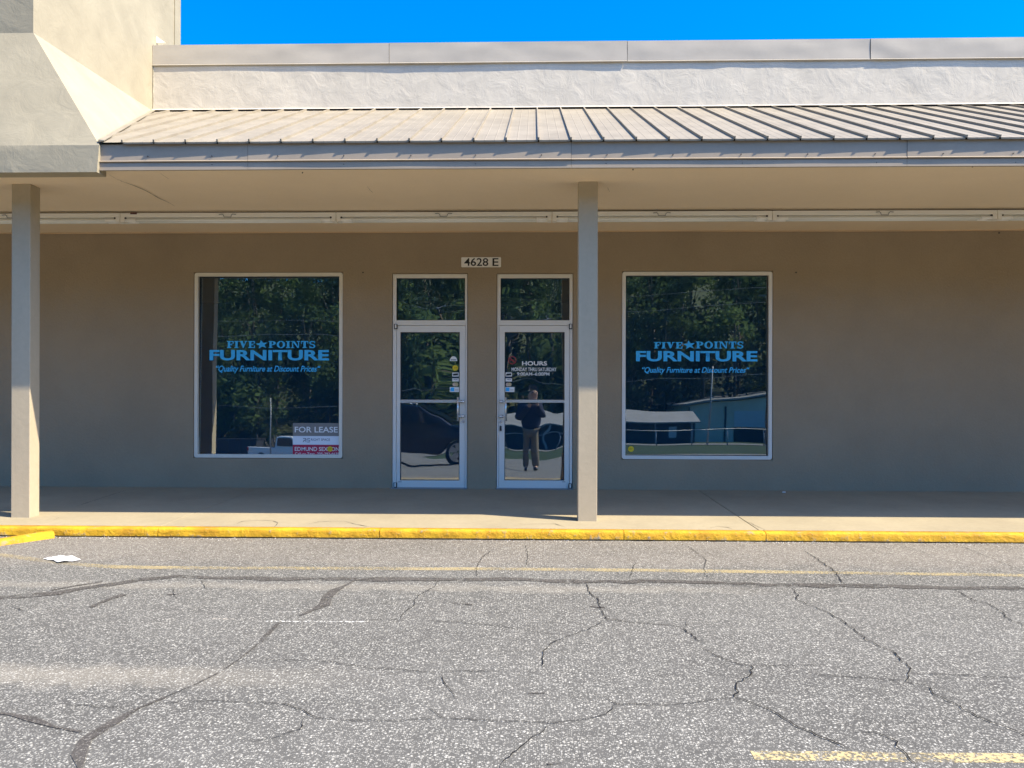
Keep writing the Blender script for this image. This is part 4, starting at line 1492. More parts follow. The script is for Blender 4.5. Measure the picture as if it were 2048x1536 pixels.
# thin white triangle behind the coping corner
sf = MB()
pts = [PY(304, 66, 0.10), PY(331, 85, 0.10), PY(304, 86, 0.10)]
sf.prism([(p.x + 5, p.z - 3.3) for p in pts], 1, 0.10 + 2.5, 0.12 + 2.5)
sf.build('white_triangle', M['white'], tower)

# ================================================================== LIGHT FITTINGS under the soffit
LY = PS(1066, 421).y
def light_proto():
    t = empty('strip_light')
    Lh = 1.27
    mm = MB()
    mm.box(-Lh, 0.0, -0.058, Lh, 0.12, -0.008)
    mm.build('housing', M['white'], t, bevel=0.004)
    g = MB()
    g.box(-Lh, 0.01, -0.008, Lh, 0.11, 0.0)
    g.build('gap_shade', M['gap'], t)  # dark filler painted in for the shade between housing and soffit
    for y in (0.018, 0.100):
        tb = MB()
        tb.tube([(-Lh + 0.05, y, -0.092), (Lh - 0.05, y, -0.092)], 0.019, 12)
        tb.build('lamp_tube', M['tube'], t)
        for s_ in (-1, 1):
            sv = MB()
            sv.tube([(s_ * (Lh - 0.18), y, -0.092), (s_ * (Lh - 0.045), y, -0.092)], 0.0215, 12)
            sv.build('tube_sleeve', M['sleeve'], t)
    for s_ in (-1, 1):
        e = MB()
        x0_, x1_ = sorted((s_ * (Lh - 0.002), s_ * (Lh - 0.050)))
        e.box(x0_, -0.003, -0.114, x1_, 0.123, -0.05)
        e.build('lamp_holder', M['white'], t, bevel=0.004)
        k_ = MB()
        k_.box(s_ * (Lh - 0.060) - 0.008, -0.001, -0.078, s_ * (Lh - 0.060) + 0.008, 0.02, -0.060)
        k_.build('socket_pin', M['dark'], t)
    ck = MB()
    pts_ = [(-0.10, -0.004, -0.030), (-0.06, -0.006, -0.026), (-0.045, -0.006, -0.040), (-0.04, -0.004, -0.062), (0.04, -0.004, -0.062), (0.045, -0.006, -0.040), (0.06, -0.006, -0.026), (0.10, -0.004, -0.030)]
    ck.tube(pts_, 0.0045, 5)
    ck.build('tube_clip', M['steel'], t)
    return t
proto = light_proto()
LXs = [PY(p, 430, LY).x for p in (-195, 240, 672, 1104, 1545, 1995, 2440)]
mids = [(a + c) / 2 for a, c in zip(LXs, LXs[1:])]
LAB = ['leftmost unlit twin-tube strip light, running behind the left column',
       'unlit twin-tube strip light with a small brown label, above the left window',
       'unlit twin-tube strip light above the two glass doors, left of the right column',
       'unlit twin-tube strip light crossing behind the right column',
       'unlit twin-tube strip light above the blank wall right of the right window',
       'rightmost unlit twin-tube strip light, cut by the picture edge']
def dup(root):
    r_ = root.copy()
    COL.objects.link(r_)
    for ch in list(root.children):
        c = ch.copy()
        COL.objects.link(c)
        c.parent = r_
    return r_
lights_ = [proto] + [dup(proto) for _ in range(len(mids) - 1)]
for o, xm, lb in zip(lights_, mids, LAB):
    o.location = (xm, LY, SOF - 0.004)
    k_i = mids.index(xm)
    o.scale.x = (LXs[k_i + 1] - LXs[k_i] - 0.004) / 2.54
    tag(o, lb, 'light', 'strip lights under the awning')
q = pxrect(263, 424.5, 276, 428.5, LY)
lbm = MB()
lbm.box(q[0] - mids[1], -0.0025, q[1] - SOF + 0.004, q[2] - mids[1], -0.0002, q[3] - SOF + 0.004)
lbm.build('label_sticker', M['sticker_brown'], lights_[1])

# ================================================================== SIGNS
ns = empty('number_sign', (PY(962, 525, 0).x, 0, PY(962, 525, 0).z))
tag(ns, 'white address plate reading 4628 E between the two doors', 'sign')
q = pxrect(922.5, 514.5, 1002, 534.5, -0.006)
ox, oz = ns.location.x, ns.location.z
mm = MB()
mm.prism([(p[0] - ox, p[1] - oz) for p in rounded(q[0], q[1], q[2], q[3], 0.012)], 1, -0.008, -0.001)
mm.build('plate', M['plate'], ns)
mm = MB()
mm.ring([(p[0] - ox, p[1] - oz) for p in rounded(q[0], q[1], q[2], q[3], 0.012)], [(p[0] - ox, p[1] - oz) for p in rounded(q[0] + 0.006, q[1] + 0.006, q[2] - 0.006, q[3] - 0.006, 0.010)], -0.010, -0.007)
mm.build('rim', M['white'], ns, fix=False)
for s_, pr in (('4628', (928.5, 516, 976.5, 532)), ('E', (985, 516.3, 997, 532))):
    w_ = pxrect(*pr, -0.009)
    o = link('lettering', text_mesh(s_, w_[0] - ox, w_[1] - oz, w_[2] - ox, w_[3] - oz, -0.0092, M['black'], 0.012), ns)

LSY = 0.046
q = pxrect(585.5, 846, 680.5, 912, LSY)
ls = empty('lease_sign', ((q[0] + q[2]) / 2, LSY, q[1]))
tag(ls, 'grey, white and crimson FOR LEASE sign in the lower corner of the left window', 'sign')
ox, oz = ls.location.x, ls.location.z
def lrect(px0, py0, px1, py1):
    w_ = pxrect(px0, py0, px1, py1, LSY)
    return w_[0] - ox, w_[1] - oz, w_[2] - ox, w_[3] - oz
for a, c, mt_ in ((846, 872, 'sign_grey'), (872, 889.5, 'sign_white'), (889.5, 912, 'sign_red')):
    w_ = lrect(585.5, a, 680.5, c)
    mm = MB()
    mm.box(w_[0], 0.0, w_[1], w_[2], 0.005, w_[3] - 0.0005)
    mm.build('panel', M[mt_], ls)
for s_, pr, mt_, bo in (('FOR LEASE', (589.5, 853.5, 675.5, 865), 'whitev', 0.014), ('RIGHT SPACE', (622, 877, 660, 881.5), 'sign_navy', 0.0),
                        ('commercial real estate', (622, 883.2, 660, 884.6), 'sign_navy', 0.0), ('EDMUND SEXTON', (589.5, 894, 678.5, 902), 'whitev', 0.012), ('Call or Text  205-292-6639', (590, 905, 678.5, 910), 'whitev', 0.006)):
    if s_.startswith('comm'):
        continue
    w_ = lrect(*pr)
    link('lettering', text_mesh(s_, w_[0], w_[1], w_[2], w_[3], -0.0008, M[mt_], bo), ls)
w_ = lrect(606, 876.5, 620, 884)
mm = MB()
x0, z0, x1, z1 = w_
hw = (x1 - x0)
def bar(pts_):
    mm.tube([(x0 + p[0] * hw, -0.001, z0 + p[1] * (z1 - z0)) for p in pts_], 0.0035, 4)
bar([(0.0, .95), (.35, .95), (.42, .7), (.35, .5), (.1, .5)])
bar([(.42, .95), (.42, 0.0)])
bar([(.2, .5), (.02, 0)])
bar([(1.0, .95), (.65, .95), (.56, .75), (.65, .5), (.92, .5), (1, .25), (.92, 0), (.55, 0)])
mm.build('logo', M['sign_navy'], ls)

# ================================================================== LITTER
pp = MB()
P0 = [PG(*p) for p in ((86, 1119), (110, 1115), (145, 1113), (161, 1121), (140, 1125), (116, 1127), (108, 1123))]
cc = sum(P0, Vector()) / len(P0)
base_ = [(p.x - cc.x, p.y - cc.y) for p in P0]
def pz(x, y, r_):
    return 0.006 + 0.018 * abs(nz3(x * 9, y * 16, 3, 1.0)) + 0.016 * (1 - r_) + LOT_S * y
NR = 6
rings = []
dense = []
for (xa, ya), (xb, yb) in zip(base_, base_[1:] + base_[:1]):
    for q in range(4):
        dense.append((xa + (xb - xa) * q / 4, ya + (yb - ya) * q / 4))
for q in range(NR + 1):
    r_ = 1 - q / NR
    rings.append([(x * r_ + 0.006 * nz3(x * 20, y * 20, q, 1), y * r_, pz(x * r_, y * r_, r_)) for x, y in dense])
for ra, rb_ in zip(rings, rings[1:]):
    for k in range(len(dense)):
        k2 = (k + 1) % len(dense)
        pp.face([ra[k], ra[k2], rb_[k2], rb_[k]])
lit = pp.build('scrap_paper', M['paper'], None)
lit.location = (cc.x, cc.y, lot_z(cc.y))
tag(lit, 'crumpled white scrap of paper lying on the asphalt near the kerb', 'paper')
sc_ = MB()
p = PW(1568, 985)
sc_.box(-0.02, -0.008, 0, 0.02, 0.008, 0.012)
o = sc_.build('paper_bit', M['paper'])
o.location = (p.x, p.y, walk_z(p.y))
tag(o, 'tiny white bit of paper at the foot of the blank wall', 'paper')

# ================================================================== ACROSS THE LOT (seen mirrored in the glass)
# ---- black SUV
def vehicle_wheel(parent, x, y, r_, sgn):
    tm_ = MB()
    pr = [(0.75, -0.5), (0.97, -0.5), (1.0, -0.35), (1.0, 0.35), (0.97, 0.5), (0.75, 0.5)]
    w_ = 0.24
    nn = 24
    for k in range(nn):
        a0, a1 = 2 * math.pi * k / nn, 2 * math.pi * (k + 1) / nn
        for (ra, ya), (rb_, yb) in zip(pr, pr[1:]):
            tm_.face([(x + r_ * ra * math.cos(a0), y + ya * w_, r_ + r_ * ra * math.sin(a0)), (x + r_ * ra * math.cos(a1), y + ya * w_, r_ + r_ * ra * math.sin(a1)),
                      (x + r_ * rb_ * math.cos(a1), y + yb * w_, r_ + r_ * rb_ * math.sin(a1)), (x + r_ * rb_ * math.cos(a0), y + yb * w_, r_ + r_ * rb_ * math.sin(a0))])
    wh = tm_.build('wheel', M['rubber'], parent)
    rm_ = MB()
    yo = y + sgn * 0.10
    for k in range(5):
        an = 2 * math.pi * k / 5 + 0.3
        c_, s_ = math.cos(an), math.sin(an)
        px_, pz_ = -s_, c_
        w1, w2 = 0.06, 0.10
        rm_.face([(x + c_ * 0.04 + px_ * w1, yo, r_ + s_ * 0.04 + pz_ * w1), (x + c_ * 0.04 - px_ * w1, yo, r_ + s_ * 0.04 - pz_ * w1),
                  (x + c_ * r_ * 0.72 - px_ * w2, yo, r_ + s_ * r_ * 0.72 - pz_ * w2), (x + c_ * r_ * 0.72 + px_ * w2, yo, r_ + s_ * r_ * 0.72 + pz_ * w2)])
    ringband(rm_, x, r_, r_ * 0.76, r_ * 0.76, r_ * 0.66, r_ * 0.66, 0, 360, 24, lambda q: (q[0], yo + sgn * 0.004, q[1]))
    rm_.build('rim', M['alloy'], wh, fix=False)
def loft_body(mm, outline, half, tuck, mi=0):
    """side outline (x,z) swept across y with the upper part drawn in; outline closed"""
    zmax = max(p[1] for p in outline)
    def wy(z):
        return half - tuck * max(0.0, (z - 0.95) / (zmax - 0.95)) ** 1.2
    nn = len(outline)
    rows = []
    for s_ in (-1.0, -0.93, 0.93, 1.0):
        row = []
        for (x, z) in outline:
            sh_ = 1.0 if abs(s_) < 0.95 else 0.965
            row.append((x * sh_, s_ * wy(z), 0.55 + (z - 0.55) * (1.0 if abs(s_) < 0.95 else 0.96)))
        rows.append(row)
    i0 = len(mm.v)
    for r_ in rows:
        mm.v += r_
    for a in range(3):
        for k in range(nn):
            k2 = (k + 1) % nn
            mm.f.append((i0 + a * nn + k, i0 + a * nn + k2, i0 + (a + 1) * nn + k2, i0 + (a + 1) * nn + k))
            mm.mi.append(mi)
            mm.sm.append(False)
    mm.f.append(tuple(i0 + k for k in range(nn)))
    mm.f.append(tuple(i0 + 3 * nn + k for k in range(nn - 1, -1, -1)))
    mm.mi += [mi, mi]
    mm.sm += [False, False]
def wheel_arch(cx, r_):
    return [(cx + r_ * math.cos(R(a)), 0.36 + r_ * math.sin(R(a))) for a in (170, 140, 110, 80, 50, 20, 10)]

suv = empty('black_suv', (-3.95, -16.2, lot_z(-16.2)))
tag(suv, 'black SUV parked side-on, mirrored in the lower half of the left door', 'suv')
out = [(-2.35, 0.42), (-2.38, 0.95), (-2.25, 1.12), (-2.08, 1.66), (-1.9, 1.76), (-0.6, 1.80), (0.35, 1.74), (1.15, 1.14), (2.1, 1.02), (2.34, 0.88), (2.36, 0.45), (1.85, 0.36)] + wheel_arch(1.42, 0.42)[::-1] + [(0.9, 0.32), (-0.92, 0.32)] + wheel_arch(-1.40, 0.42)[::-1] + [(-1.9, 0.36)]
mm = MB()
loft_body(mm, out, 0.93, 0.20)
mm.build('body', M['carpaint'], suv, bevel=0.03)
for sgn in (-1, 1):
    for poly in ([(-1.92, 1.20), (-1.80, 1.62), (-0.98, 1.66), (-1.0, 1.20)], [(-0.9, 1.20), (-0.88, 1.67), (-0.05, 1.67), (0.02, 1.20)], [(0.10, 1.20), (0.05, 1.66), (0.32, 1.62), (0.88, 1.20)]):
        mm = MB()
        mm.prism(poly, 1, sgn * 0.77, sgn * 0.905)
        mm.build('side_window', M['carglass'], suv)
    for cx in (1.42, -1.40):
        vehicle_wheel(suv, cx, sgn * 0.82, 0.37, sgn)
    mm = MB()
    mm.prism([(-2.36, 0.98), (-2.40, 1.12), (-2.16, 1.16), (-2.10, 1.02)], 1, sgn * 0.70, sgn * 0.935)
    mm.build('tail_light', M['redlamp'], suv)
    mm = MB()
    mm.prism([(2.33, 0.78), (2.28, 0.92), (2.0, 0.98), (2.02, 0.84)], 1, sgn * 0.60, sgn * 0.92)
    mm.build('headlight', M['amberlamp'], suv)
    mm = MB()
    mm.box(0.72, sgn * 0.90 if sgn > 0 else -1.10, 1.16, 0.86, 1.10 if sgn > 0 else -0.90, 1.30)
    mm.build('wing_mirror', M['carpaint'], suv, bevel=0.03)
    mm = MB()
    mm.tube([(-1.7, sgn * 0.66, 1.79), (-1.6, sgn * 0.66, 1.84), (0.0, sgn * 0.66, 1.84), (0.1, sgn * 0.66, 1.80)], 0.018, 6)
    mm.build('roof_rail', M['alloy'], suv)
ws = MB()
ws.face([(0.40, -0.66, 1.735), (0.40, 0.66, 1.735), (1.13, 0.76, 1.185), (1.13, -0.76, 1.185)])
ws.v = [(x + 0.025, y, z + 0.03) for x, y, z in ws.v]
ws.build('windscreen', M['carglass'], suv, fix=False)

# ---- white pickup on the road
pk = empty('white_pickup', (-18.9, -51, gz(-51)), R(3))
tag(pk, 'white pickup truck mirrored low in the left window beside the FOR LEASE sign', 'pickup truck')
out = [(-2.9, 0.55), (-2.92, 1.12), (-0.75, 1.14), (-0.62, 1.80), (-0.3, 1.90), (0.55, 1.88), (1.15, 1.22), (2.5, 1.12), (2.72, 0.95), (2.74, 0.50), (2.3, 0.45)] + wheel_arch(1.85, 0.44)[::-1] + [(1.3, 0.42), (-1.3, 0.42)] + wheel_arch(-1.8, 0.44)[::-1] + [(-2.35, 0.48)]
mm = MB()
loft_body(mm, out, 0.97, 0.18)
mm.build('body', M['carwhite'], pk, bevel=0.03)
mm = MB()
mm.box(-2.8, -0.80, 1.10, -0.85, 0.80, 1.150)
mm.build('load_bed', M['dark'], pk)
for sgn in (-1, 1):
    mm = MB()
    mm.prism([(-0.55, 1.25), (-0.48, 1.74), (0.48, 1.76), (0.92, 1.25)], 1, sgn * 0.80, sgn * 0.955)
    mm.build('side_window', M['carglass'], pk)
    for cx in (1.85, -1.8):
        vehicle_wheel(pk, cx, sgn * 0.84, 0.38, sgn)
    mm = MB()
    mm.prism([(-2.93, 0.85), (-2.94, 1.08), (-2.80, 1.08), (-2.80, 0.85)], 1, sgn * 0.80, sgn * 0.975)
    mm.build('tail_light', M['redlamp'], pk)
    mm = MB()
    mm.prism([(2.74, 0.85), (2.72, 1.0), (2.5, 1.06), (2.5, 0.88)], 1, sgn * 0.6, sgn * 0.96)
    mm.build('headlight', M['amberlamp'], pk)
ws = MB()
ws.face([(0.60, -0.72, 1.87), (0.60, 0.72, 1.87), (1.16, 0.80, 1.26), (1.16, -0.80, 1.26)])
ws.v = [(x + 0.025, y, z + 0.03) for x, y, z in ws.v]
ws.build('windscreen', M['carglass'], pk, fix=False)
# dark skip behind it
dp = empty('dark_skip', (-23.6, -53, gz(-53)))
tag(dp, 'dark rubbish skip behind the pickup, mirrored in the left window', 'skip')
mm = MB()
mm.prism([(-1.6, 0.15), (-1.9, 1.7), (1.9, 1.7), (1.6, 0.15)], 1, -0.9, 0.9)
mm.build('bin', M['darkwall'], dp, bevel=0.03)
mm = MB()
mm.box(-1.95, -0.95, 1.70, 1.95, 0.95, 1.78)
mm.build('lid', M['dark'], dp)
for x in (-1.3, -0.45, 0.45, 1.3):
    mm = MB()
    mm.box(x - 0.05, 0.90, 0.2, x + 0.05, 0.98, 1.65)
    mm.build('rib', M['dark'], dp)

# ---- tan warehouse
wh = empty('tan_warehouse', (27, -80, -3.05))
tag(wh, 'tan metal warehouse with a grey roller door, mirrored in the right window', 'warehouse')
x0, x1, xr = -9.6, 13.0, 3.5
mm = MB()
mm.prism([(x0, -0.3), (x1, -0.3), (x1, 4.1), (xr, 5.6), (x0, 4.1)], 1, -22, 0)
mm.build('wall', M['shed'], wh)
for a, c, za, zc in ((x0 - 0.4, xr, 4.12, 5.75), (xr, x1 + 0.4, 5.75, 4.12)):
    mm = MB()
    mm.prism([(a, za), (c, zc), (c, zc + 0.18), (a, za + 0.18)], 1, -22.4, 0.5)
    mm.build('roof', M['paleroof'], wh)
mm = MB()
mm.box(-4.4, 0.0, 1.5, 0.6, 0.06, 3.5)
rd = mm.build('roller_door', M['shed_door'], wh)
for k in range(7):
    mm = MB()
    mm.box(-4.4, 0.06, 1.56 + k * 0.27, 0.6, 0.075, 1.72 + k * 0.27)
    mm.build('slat', M['shed_door'], rd)
mm = MB()
mm.box(-4.4, 0.0, 0.0, 0.6, 0.04, 1.5)
mm.build('doorway', M['gap'], wh)  # flat dark panel stands in for the shade inside the half-open door
for x in (x0 + 0.1, -5.4, 1.6, 6.5):
    mm = MB()
    mm.box(x - 0.09, 0.0, 0.0, x + 0.09, 0.10, 4.0)
    mm.build('downpipe', M['darkwall'], wh)
# ---- dark low shed with a pale roof
ds = empty('dark_shed', (6, -65, -2.45))
tag(ds, 'low dark shed with a pale sheet roof, mirrored left of the tan warehouse', 'shed')
mm = MB()
mm.box(-9, -7, -0.3, 9.2, 0, 1.95)
mm.build('wall', M['darkwall'], ds)
mm = MB()
mm.prism([(0.6, 1.90), (-3.2, 2.85), (-7.2, 1.95), (-7.2, 2.08), (-3.2, 2.99), (0.6, 2.02)], 0, -9.4, 9.6)
mm.build('roof', M['paleroof'], ds)
for x, w_ in ((6.8, 0.7), (-4.0, 0.7), (1.5, 1.0)):
    mm = MB()
    mm.box(x, 0.0, 0.6, x + w_, 0.06, 1.6)
    mm.build('window', M['shed_door'], ds)
for x in (-8.5, -5, -1.5, 2, 5.5, 8.8):
    mm = MB()
    mm.box(x - 0.06, 0.4, -0.1, x + 0.06, 0.52, 1.9)
    mm.build('post', M['steel'], ds)
# ---- pipe fence along the verge
fe = empty('pipe_fence', (5, -44, gz(-44)))
tag(fe, 'grey pipe rail fence along the grass, mirrored in the right door', 'fence')
for k in range(10):
    mm = MB()
    mm.tube([(-11 + k * 2.4, 0, -0.1), (-11 + k * 2.4, 0, 1.0)], 0.04, 6)
    mm.build('post', M['steel'], fe)
mm = MB()
mm.tube([(-11, 0, 1.0), (11, 0, 1.0)], 0.028, 6)
mm.build('rail', M['steel'], fe)
# ---- utility poles and cables
def pole(x, Y, h, r0, mat, label, arm=False, lean=0.0):
    t = empty('utility_pole', (x, Y, gz(Y) - 0.1))
    tag(t, label, 'pole', 'utility poles along the road')
    mm = MB()
    mm.tube([(0, 0, 0), (lean, 0, h)], [r0, r0 * 0.7], 8)
    mm.build('shaft', mat, t)
    if arm:
        mm = MB()
        mm.box(lean - 0.9, -0.05, h - 0.7, lean + 0.9, 0.05, h - 0.58)
        mm.build('crossarm', mat, t)
        mm = MB()
        mm.tube([(lean + 0.28, 0, h - 1.6), (lean + 0.28, 0, h - 0.95)], 0.18, 10)
        mm.build('transformer', M['steel'], t)
pole(12.5, -47, 5.6, 0.07, M['steel'], 'thin grey pole mirrored in the middle of the right window', lean=0.35)
pole(16.4, -46, 11.0, 0.16, M['wood'], 'dark wooden utility pole mirrored at the right edge of the right window', True, 0.3)
pole(-18.6, -46, 4.6, 0.06, M['steel'], 'pale lamp post mirrored in the middle of the left window', lean=-0.15)
pole(-36, -46, 11.0, 0.16, M['wood'], 'wooden utility pole mirrored far left of the left window', True)
pole(46, -46, 11.0, 0.16, M['wood'], 'wooden utility pole out past the right window', True)
WI = [(6.9, 7.9, 'upper power cable mirrored across the windows'), (7.9, 8.9, 'topmost power cable mirrored across the windows'), (2.2, 2.9, 'lowest power cable mirrored just above the shed roofs')]
for za, zc, lb in WI:
    mm = MB()
    pts_ = []
    for k in range(41):
        x = -40 + 80 * k / 40
        t = ((x + 36) / 52) % 1.0
        pts_.append((x, 0, za + (zc - za) * (x + 40) / 80 - 0.9 * 4 * t * (1 - t) + 0.6))
    mm.tube(pts_, 0.014, 4)
    o = mm.build('power_cable', M['wire'])
    o.location = (0, -46.2, 0)
    tag(o, lb, 'cable', 'power cables')
# ---- brush pile and woods
rr = random.Random(5)
bp_ = MB()
for k in range(260):
    x, y = rr.gauss(-20.8, 1.2), rr.gauss(-56.5, 0.5)
    a, e, l_ = rr.uniform(0, 6.28), rr.uniform(0.1, 1.2), rr.uniform(0.6, 2.0)
    p0_ = Vector((x, y, gz(y) + rr.uniform(0, 0.7)))
    bp_.tube([p0_, p0_ + Vector((math.cos(a) * math.cos(e), math.sin(a) * math.cos(e) * 0.5, math.sin(e))) * l_], rr.uniform(0.012, 0.035), 3, caps=False)
tag(bp_.build('brush_heap', M['wood'], fix=False), 'heap of cut branches mirrored beside the pickup', 'branches', kind='stuff')
wd, tk = MB(), MB()
for row, (Yr, n_, h0_, h1_) in enumerate(((-68, 9, 8, 13), (-92, 24, 13, 19), (-99, 26, 17, 24), (-107, 26, 20, 26), (-116, 26, 20, 27), (-130, 24, 18, 26))):
    for k in range(n_):
        x = -66 + 128 * (k + rr.uniform(0.1, 0.9)) / n_
        if row == 0:
            x = -56 + 48 * (k + rr.uniform(0.2, 0.8)) / n_
        y = Yr + rr.uniform(-3, 3)
        g0 = gz(y)
        H = rr.uniform(h0_, h1_)
        tk.tube([(x, y, g0 - 0.4), (x + rr.uniform(-.4, .4), y, g0 + H * 0.5), (x + rr.uniform(-.8, .8), y, g0 + H * 0.9)], [0.28, 0.2, 0.06], 5, caps=False)
        cl_ = []
        for q in range(20):
            an = rr.uniform(0, 6.28)
            hz = rr.uniform(0.06, 1.0)
            rad = H * 0.22 * (1.15 - abs(hz - 0.45)) * rr.uniform(0.3, 1.0)
            c_ = Vector((x + math.cos(an) * rad, y + math.sin(an) * rad, g0 + H * hz))
            cl_.append((c_, rr.uniform(1.2, 2.4)))
            if q % 3 == 0:
                tk.tube([(x, y, g0 + H * hz * 0.75), c_], [0.09, 0.03], 4, caps=False)
        for q in range(1500):
            c_, r_ = cl_[rr.randrange(20)]
            v_ = Vector((rr.gauss(0, 1), rr.gauss(0, 1), rr.gauss(0, 0.75))).normalized() * r_ * rr.uniform(0.3, 1.0)
            p_ = c_ + v_
            s_ = rr.uniform(0.16, 0.40)
            a_ = Vector((rr.gauss(0, 1), rr.gauss(0, 1), rr.gauss(0, 0.6))).normalized()
            b__ = a_.orthogonal().normalized()
            wd.face([p_ - a_ * s_, p_ + b__ * s_ * 0.6, p_ + a_ * s_, p_ - b__ * s_ * 0.6])
woods = wd.build('woods', M['leaves'], fix=False)
tag(woods, 'dense wood across the road, mirrored dark green in all the glass', 'woods', kind='stuff')
tk.build('trunks', M['bark'], woods, fix=False)['kind'] = 'stuff'

# ---- the photographer, mirrored in the right door
def skin_figure(name, verts, edges, radii, mat, parent, sub=2, root=0):
    me = bpy.data.meshes.new(name)
    me.from_pydata(verts, edges, [])
    o = bpy.data.objects.new(name, me)
    COL.objects.link(o)
    md = o.modifiers.new('skin', 'SKIN')
    md.use_smooth_shade = True
    sv = me.skin_vertices[0].data
    for k, r_ in enumerate(radii):
        sv[k].radius = r_ if isinstance(r_, tuple) else (r_, r_)
        sv[k].use_root = (k == root)
    ss = o.modifiers.new('sub', 'SUBSURF')
    ss.levels = ss.render_levels = sub
    bpy.context.view_layer.update()
    me2 = bpy.data.meshes.new_from_object(o.evaluated_get(bpy.context.evaluated_depsgraph_get()))
    bpy.data.objects.remove(o)
    bpy.data.meshes.remove(me)
    me2.name = name
    me2.materials.clear()
    me2.materials.append(mat)
    for p_ in me2.polygons:
        p_.use_smooth = True
    return link(name, me2, parent)
PYY = -10.93
per = empty('person', (-0.05, PYY, lot_z(PYY)))
tag(per, 'person in a navy jacket and khaki trousers photographing, mirrored in the right door', 'person')
camz = CAM.z - lot_z(PYY)                        # height of the phone above the feet
H0 = camz + 0.02                                  # phone held just below the eyes
# body (skin-coloured) as one surface: pelvis, spine, neck, head, legs, arms to the hands
hy = 0.0
V_ = [(0, 0, 0.92), (0, 0.0, 1.12), (0, -0.01, 1.30), (0, -0.01, 1.42), (0, 0.015, 1.53), (0, 0.03, 1.62), (0, 0.035, 1.70),
      (0.10, 0, 0.86), (0.12, 0.02, 0.48), (0.13, -0.02, 0.09), (0.14, 0.13, 0.04),
      (-0.10, 0, 0.86), (-0.12, 0.02, 0.48), (-0.13, -0.02, 0.09), (-0.14, 0.13, 0.04),
      (0.18, 0, 1.38), (0.27, 0.10, 1.14), (0.09, 0.33, 1.44), (0.06, 0.36, 1.50),
      (-0.18, 0, 1.38), (-0.27, 0.10, 1.14), (-0.05, 0.33, 1.44), (-0.02, 0.36, 1.50)]
E_ = [(0, 1), (1, 2), (2, 3), (3, 4), (4, 5), (5, 6), (0, 7), (7, 8), (8, 9), (9, 10), (0, 11), (11, 12), (12, 13), (13, 14), (2, 15), (15, 16), (16, 17), (17, 18), (2, 19), (19, 20), (20, 21), (21, 22)]
k_ = H0 / 1.50
V_ = [(x * 1.02, y, z * k_) for x, y, z in V_]
Ra = [(0.17, 0.12), (0.17, 0.12), (0.18, 0.12), 0.06, 0.062, (0.08, 0.095), (0.07, 0.085), (0.085, 0.09), 0.06, 0.042, 0.038, (0.085, 0.09), 0.06, 0.042, 0.038, 0.055, 0.04, 0.03, 0.026, 0.055, 0.04, 0.03, 0.026]
skin_figure('body', V_, E_, Ra, M['skin'], per)
sub_i = [0, 1, 2, 3, 15, 16, 17, 19, 20, 21]
mp_ = {v: k for k, v in enumerate(sub_i)}
jv = [V_[i] for i in sub_i]
jv[mp_[3]] = (0, -0.01, V_[3][2] + 0.02)
jv[mp_[0]] = (0, 0, V_[0][2] - 0.06)
for i in (17, 21):
    a, c = Vector(V_[i - 1]), Vector(V_[i])
    jv[mp_[i]] = tuple(a.lerp(c, 0.92))
skin_figure('jacket', jv, [(mp_[a], mp_[c]) for a, c in E_ if a in mp_ and c in mp_], [(0.25, 0.18), (0.25, 0.18), (0.24, 0.16), 0.09, 0.09, 0.075, 0.055, 0.09, 0.075, 0.055], M['navy'], per)
tv = [(0, 0, V_[0][2]), V_[7], V_[8], (V_[9][0], V_[9][1], 0.06), V_[11], V_[12], (V_[13][0], V_[13][1], 0.06)]
skin_figure('trousers', tv, [(0, 1), (1, 2), (2, 3), (0, 4), (4, 5), (5, 6)], [(0.21, 0.16), (0.125, 0.12), 0.10, 0.088, (0.125, 0.12), 0.10, 0.088], M['khaki'], per)
for i in (9, 13):
    a = V_[i]
    skin_figure('shoe', [(a[0], a[1] - 0.06, 0.045), (a[0], a[1] + 0.06, 0.05), (a[0] + 0.01, a[1] + 0.20, 0.035)], [(0, 1), (1, 2)], [0.05, 0.052, 0.04], M['shoe'], per)
hd = Vector(V_[6])
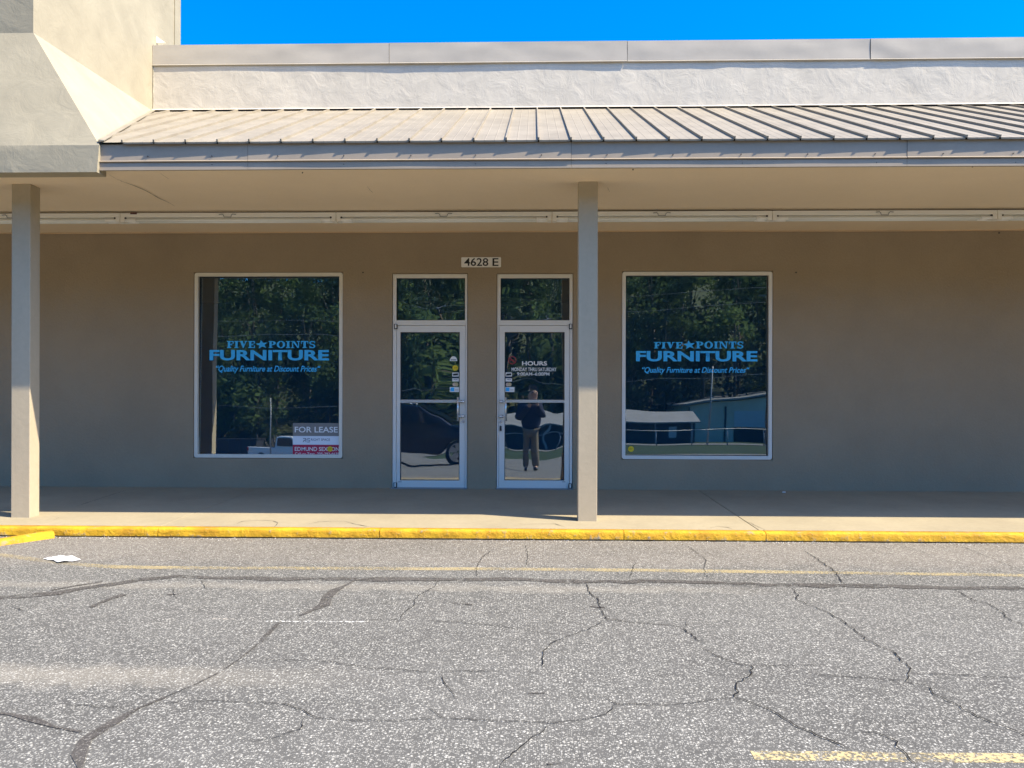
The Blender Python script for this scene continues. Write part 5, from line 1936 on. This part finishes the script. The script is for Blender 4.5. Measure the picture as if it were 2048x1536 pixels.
skin_figure('hair', [(0, -0.045, hd.z - 0.06), (0, -0.03, hd.z + 0.03), (0, 0.045, hd.z + 0.055)], [(0, 1), (1, 2)], [(0.082, 0.075), (0.085, 0.08), (0.07, 0.04)], M['hair'], per, root=1)
for sgn in (-1, 1):
    w_ = Vector(V_[18] if sgn > 0 else V_[22])
    fv, fe_, fr_r = [tuple(w_)], [], [0.022]
    for q in range(4):
        b0 = w_ + Vector((-sgn * 0.01 + sgn * 0.004 * q, 0.012, 0.02 + 0.0))
        i0 = len(fv)
        z_ = -0.03 + 0.022 * q
        fv += [tuple(w_ + Vector((-sgn * 0.012, 0.028, z_))), tuple(w_ + Vector((-sgn * 0.04, 0.035, z_ + 0.004))), tuple(w_ + Vector((-sgn * 0.06, 0.022, z_ + 0.006)))]
        fe_ += [(0, i0), (i0, i0 + 1), (i0 + 1, i0 + 2)]
        fr_r += [0.0095, 0.009, 0.007]
    i0 = len(fv)
    fv += [tuple(w_ + Vector((-sgn * 0.015, -0.02, -0.01))), tuple(w_ + Vector((-sgn * 0.04, -0.03, 0.005)))]
    fe_ += [(0, i0), (i0, i0 + 1)]
    fr_r += [0.011, 0.009]
    skin_figure('hand', fv, fe_, fr_r, M['skin'], per, sub=1)
for sx in (-1, 1):
    e_ = MB()
    ez = V_[5][2] + 0.03
    e_.tube([(sx * 0.033, 0.118, ez), (sx * 0.033, 0.128, ez)], [0.012, 0.008], 8)
    e_.build('eye', M['hair'], per)
nn_ = MB()
nn_.tube([(0, 0.118, V_[5][2] + 0.03), (0, 0.142, V_[5][2] - 0.01), (0, 0.12, V_[5][2] - 0.02)], [0.007, 0.015, 0.01], 8)
nn_.build('nose', M['skin'], per)
ph = empty('mobile_phone', (-0.02, CAM.y - 0.022, CAM.z))
tag(ph, 'black mobile phone held up by the person mirrored in the right door', 'phone')
mm = MB()
mm.box(-0.075, -0.008, -0.037, 0.075, 0.0, 0.037)
mm.build('case', M['phone'], ph, bevel=0.004)
mm = MB()
mm.tube([(0.02, 0.0, 0.0), (0.02, 0.003, 0.0)], 0.009, 10)
mm.build('lens', M['carglass'], ph)
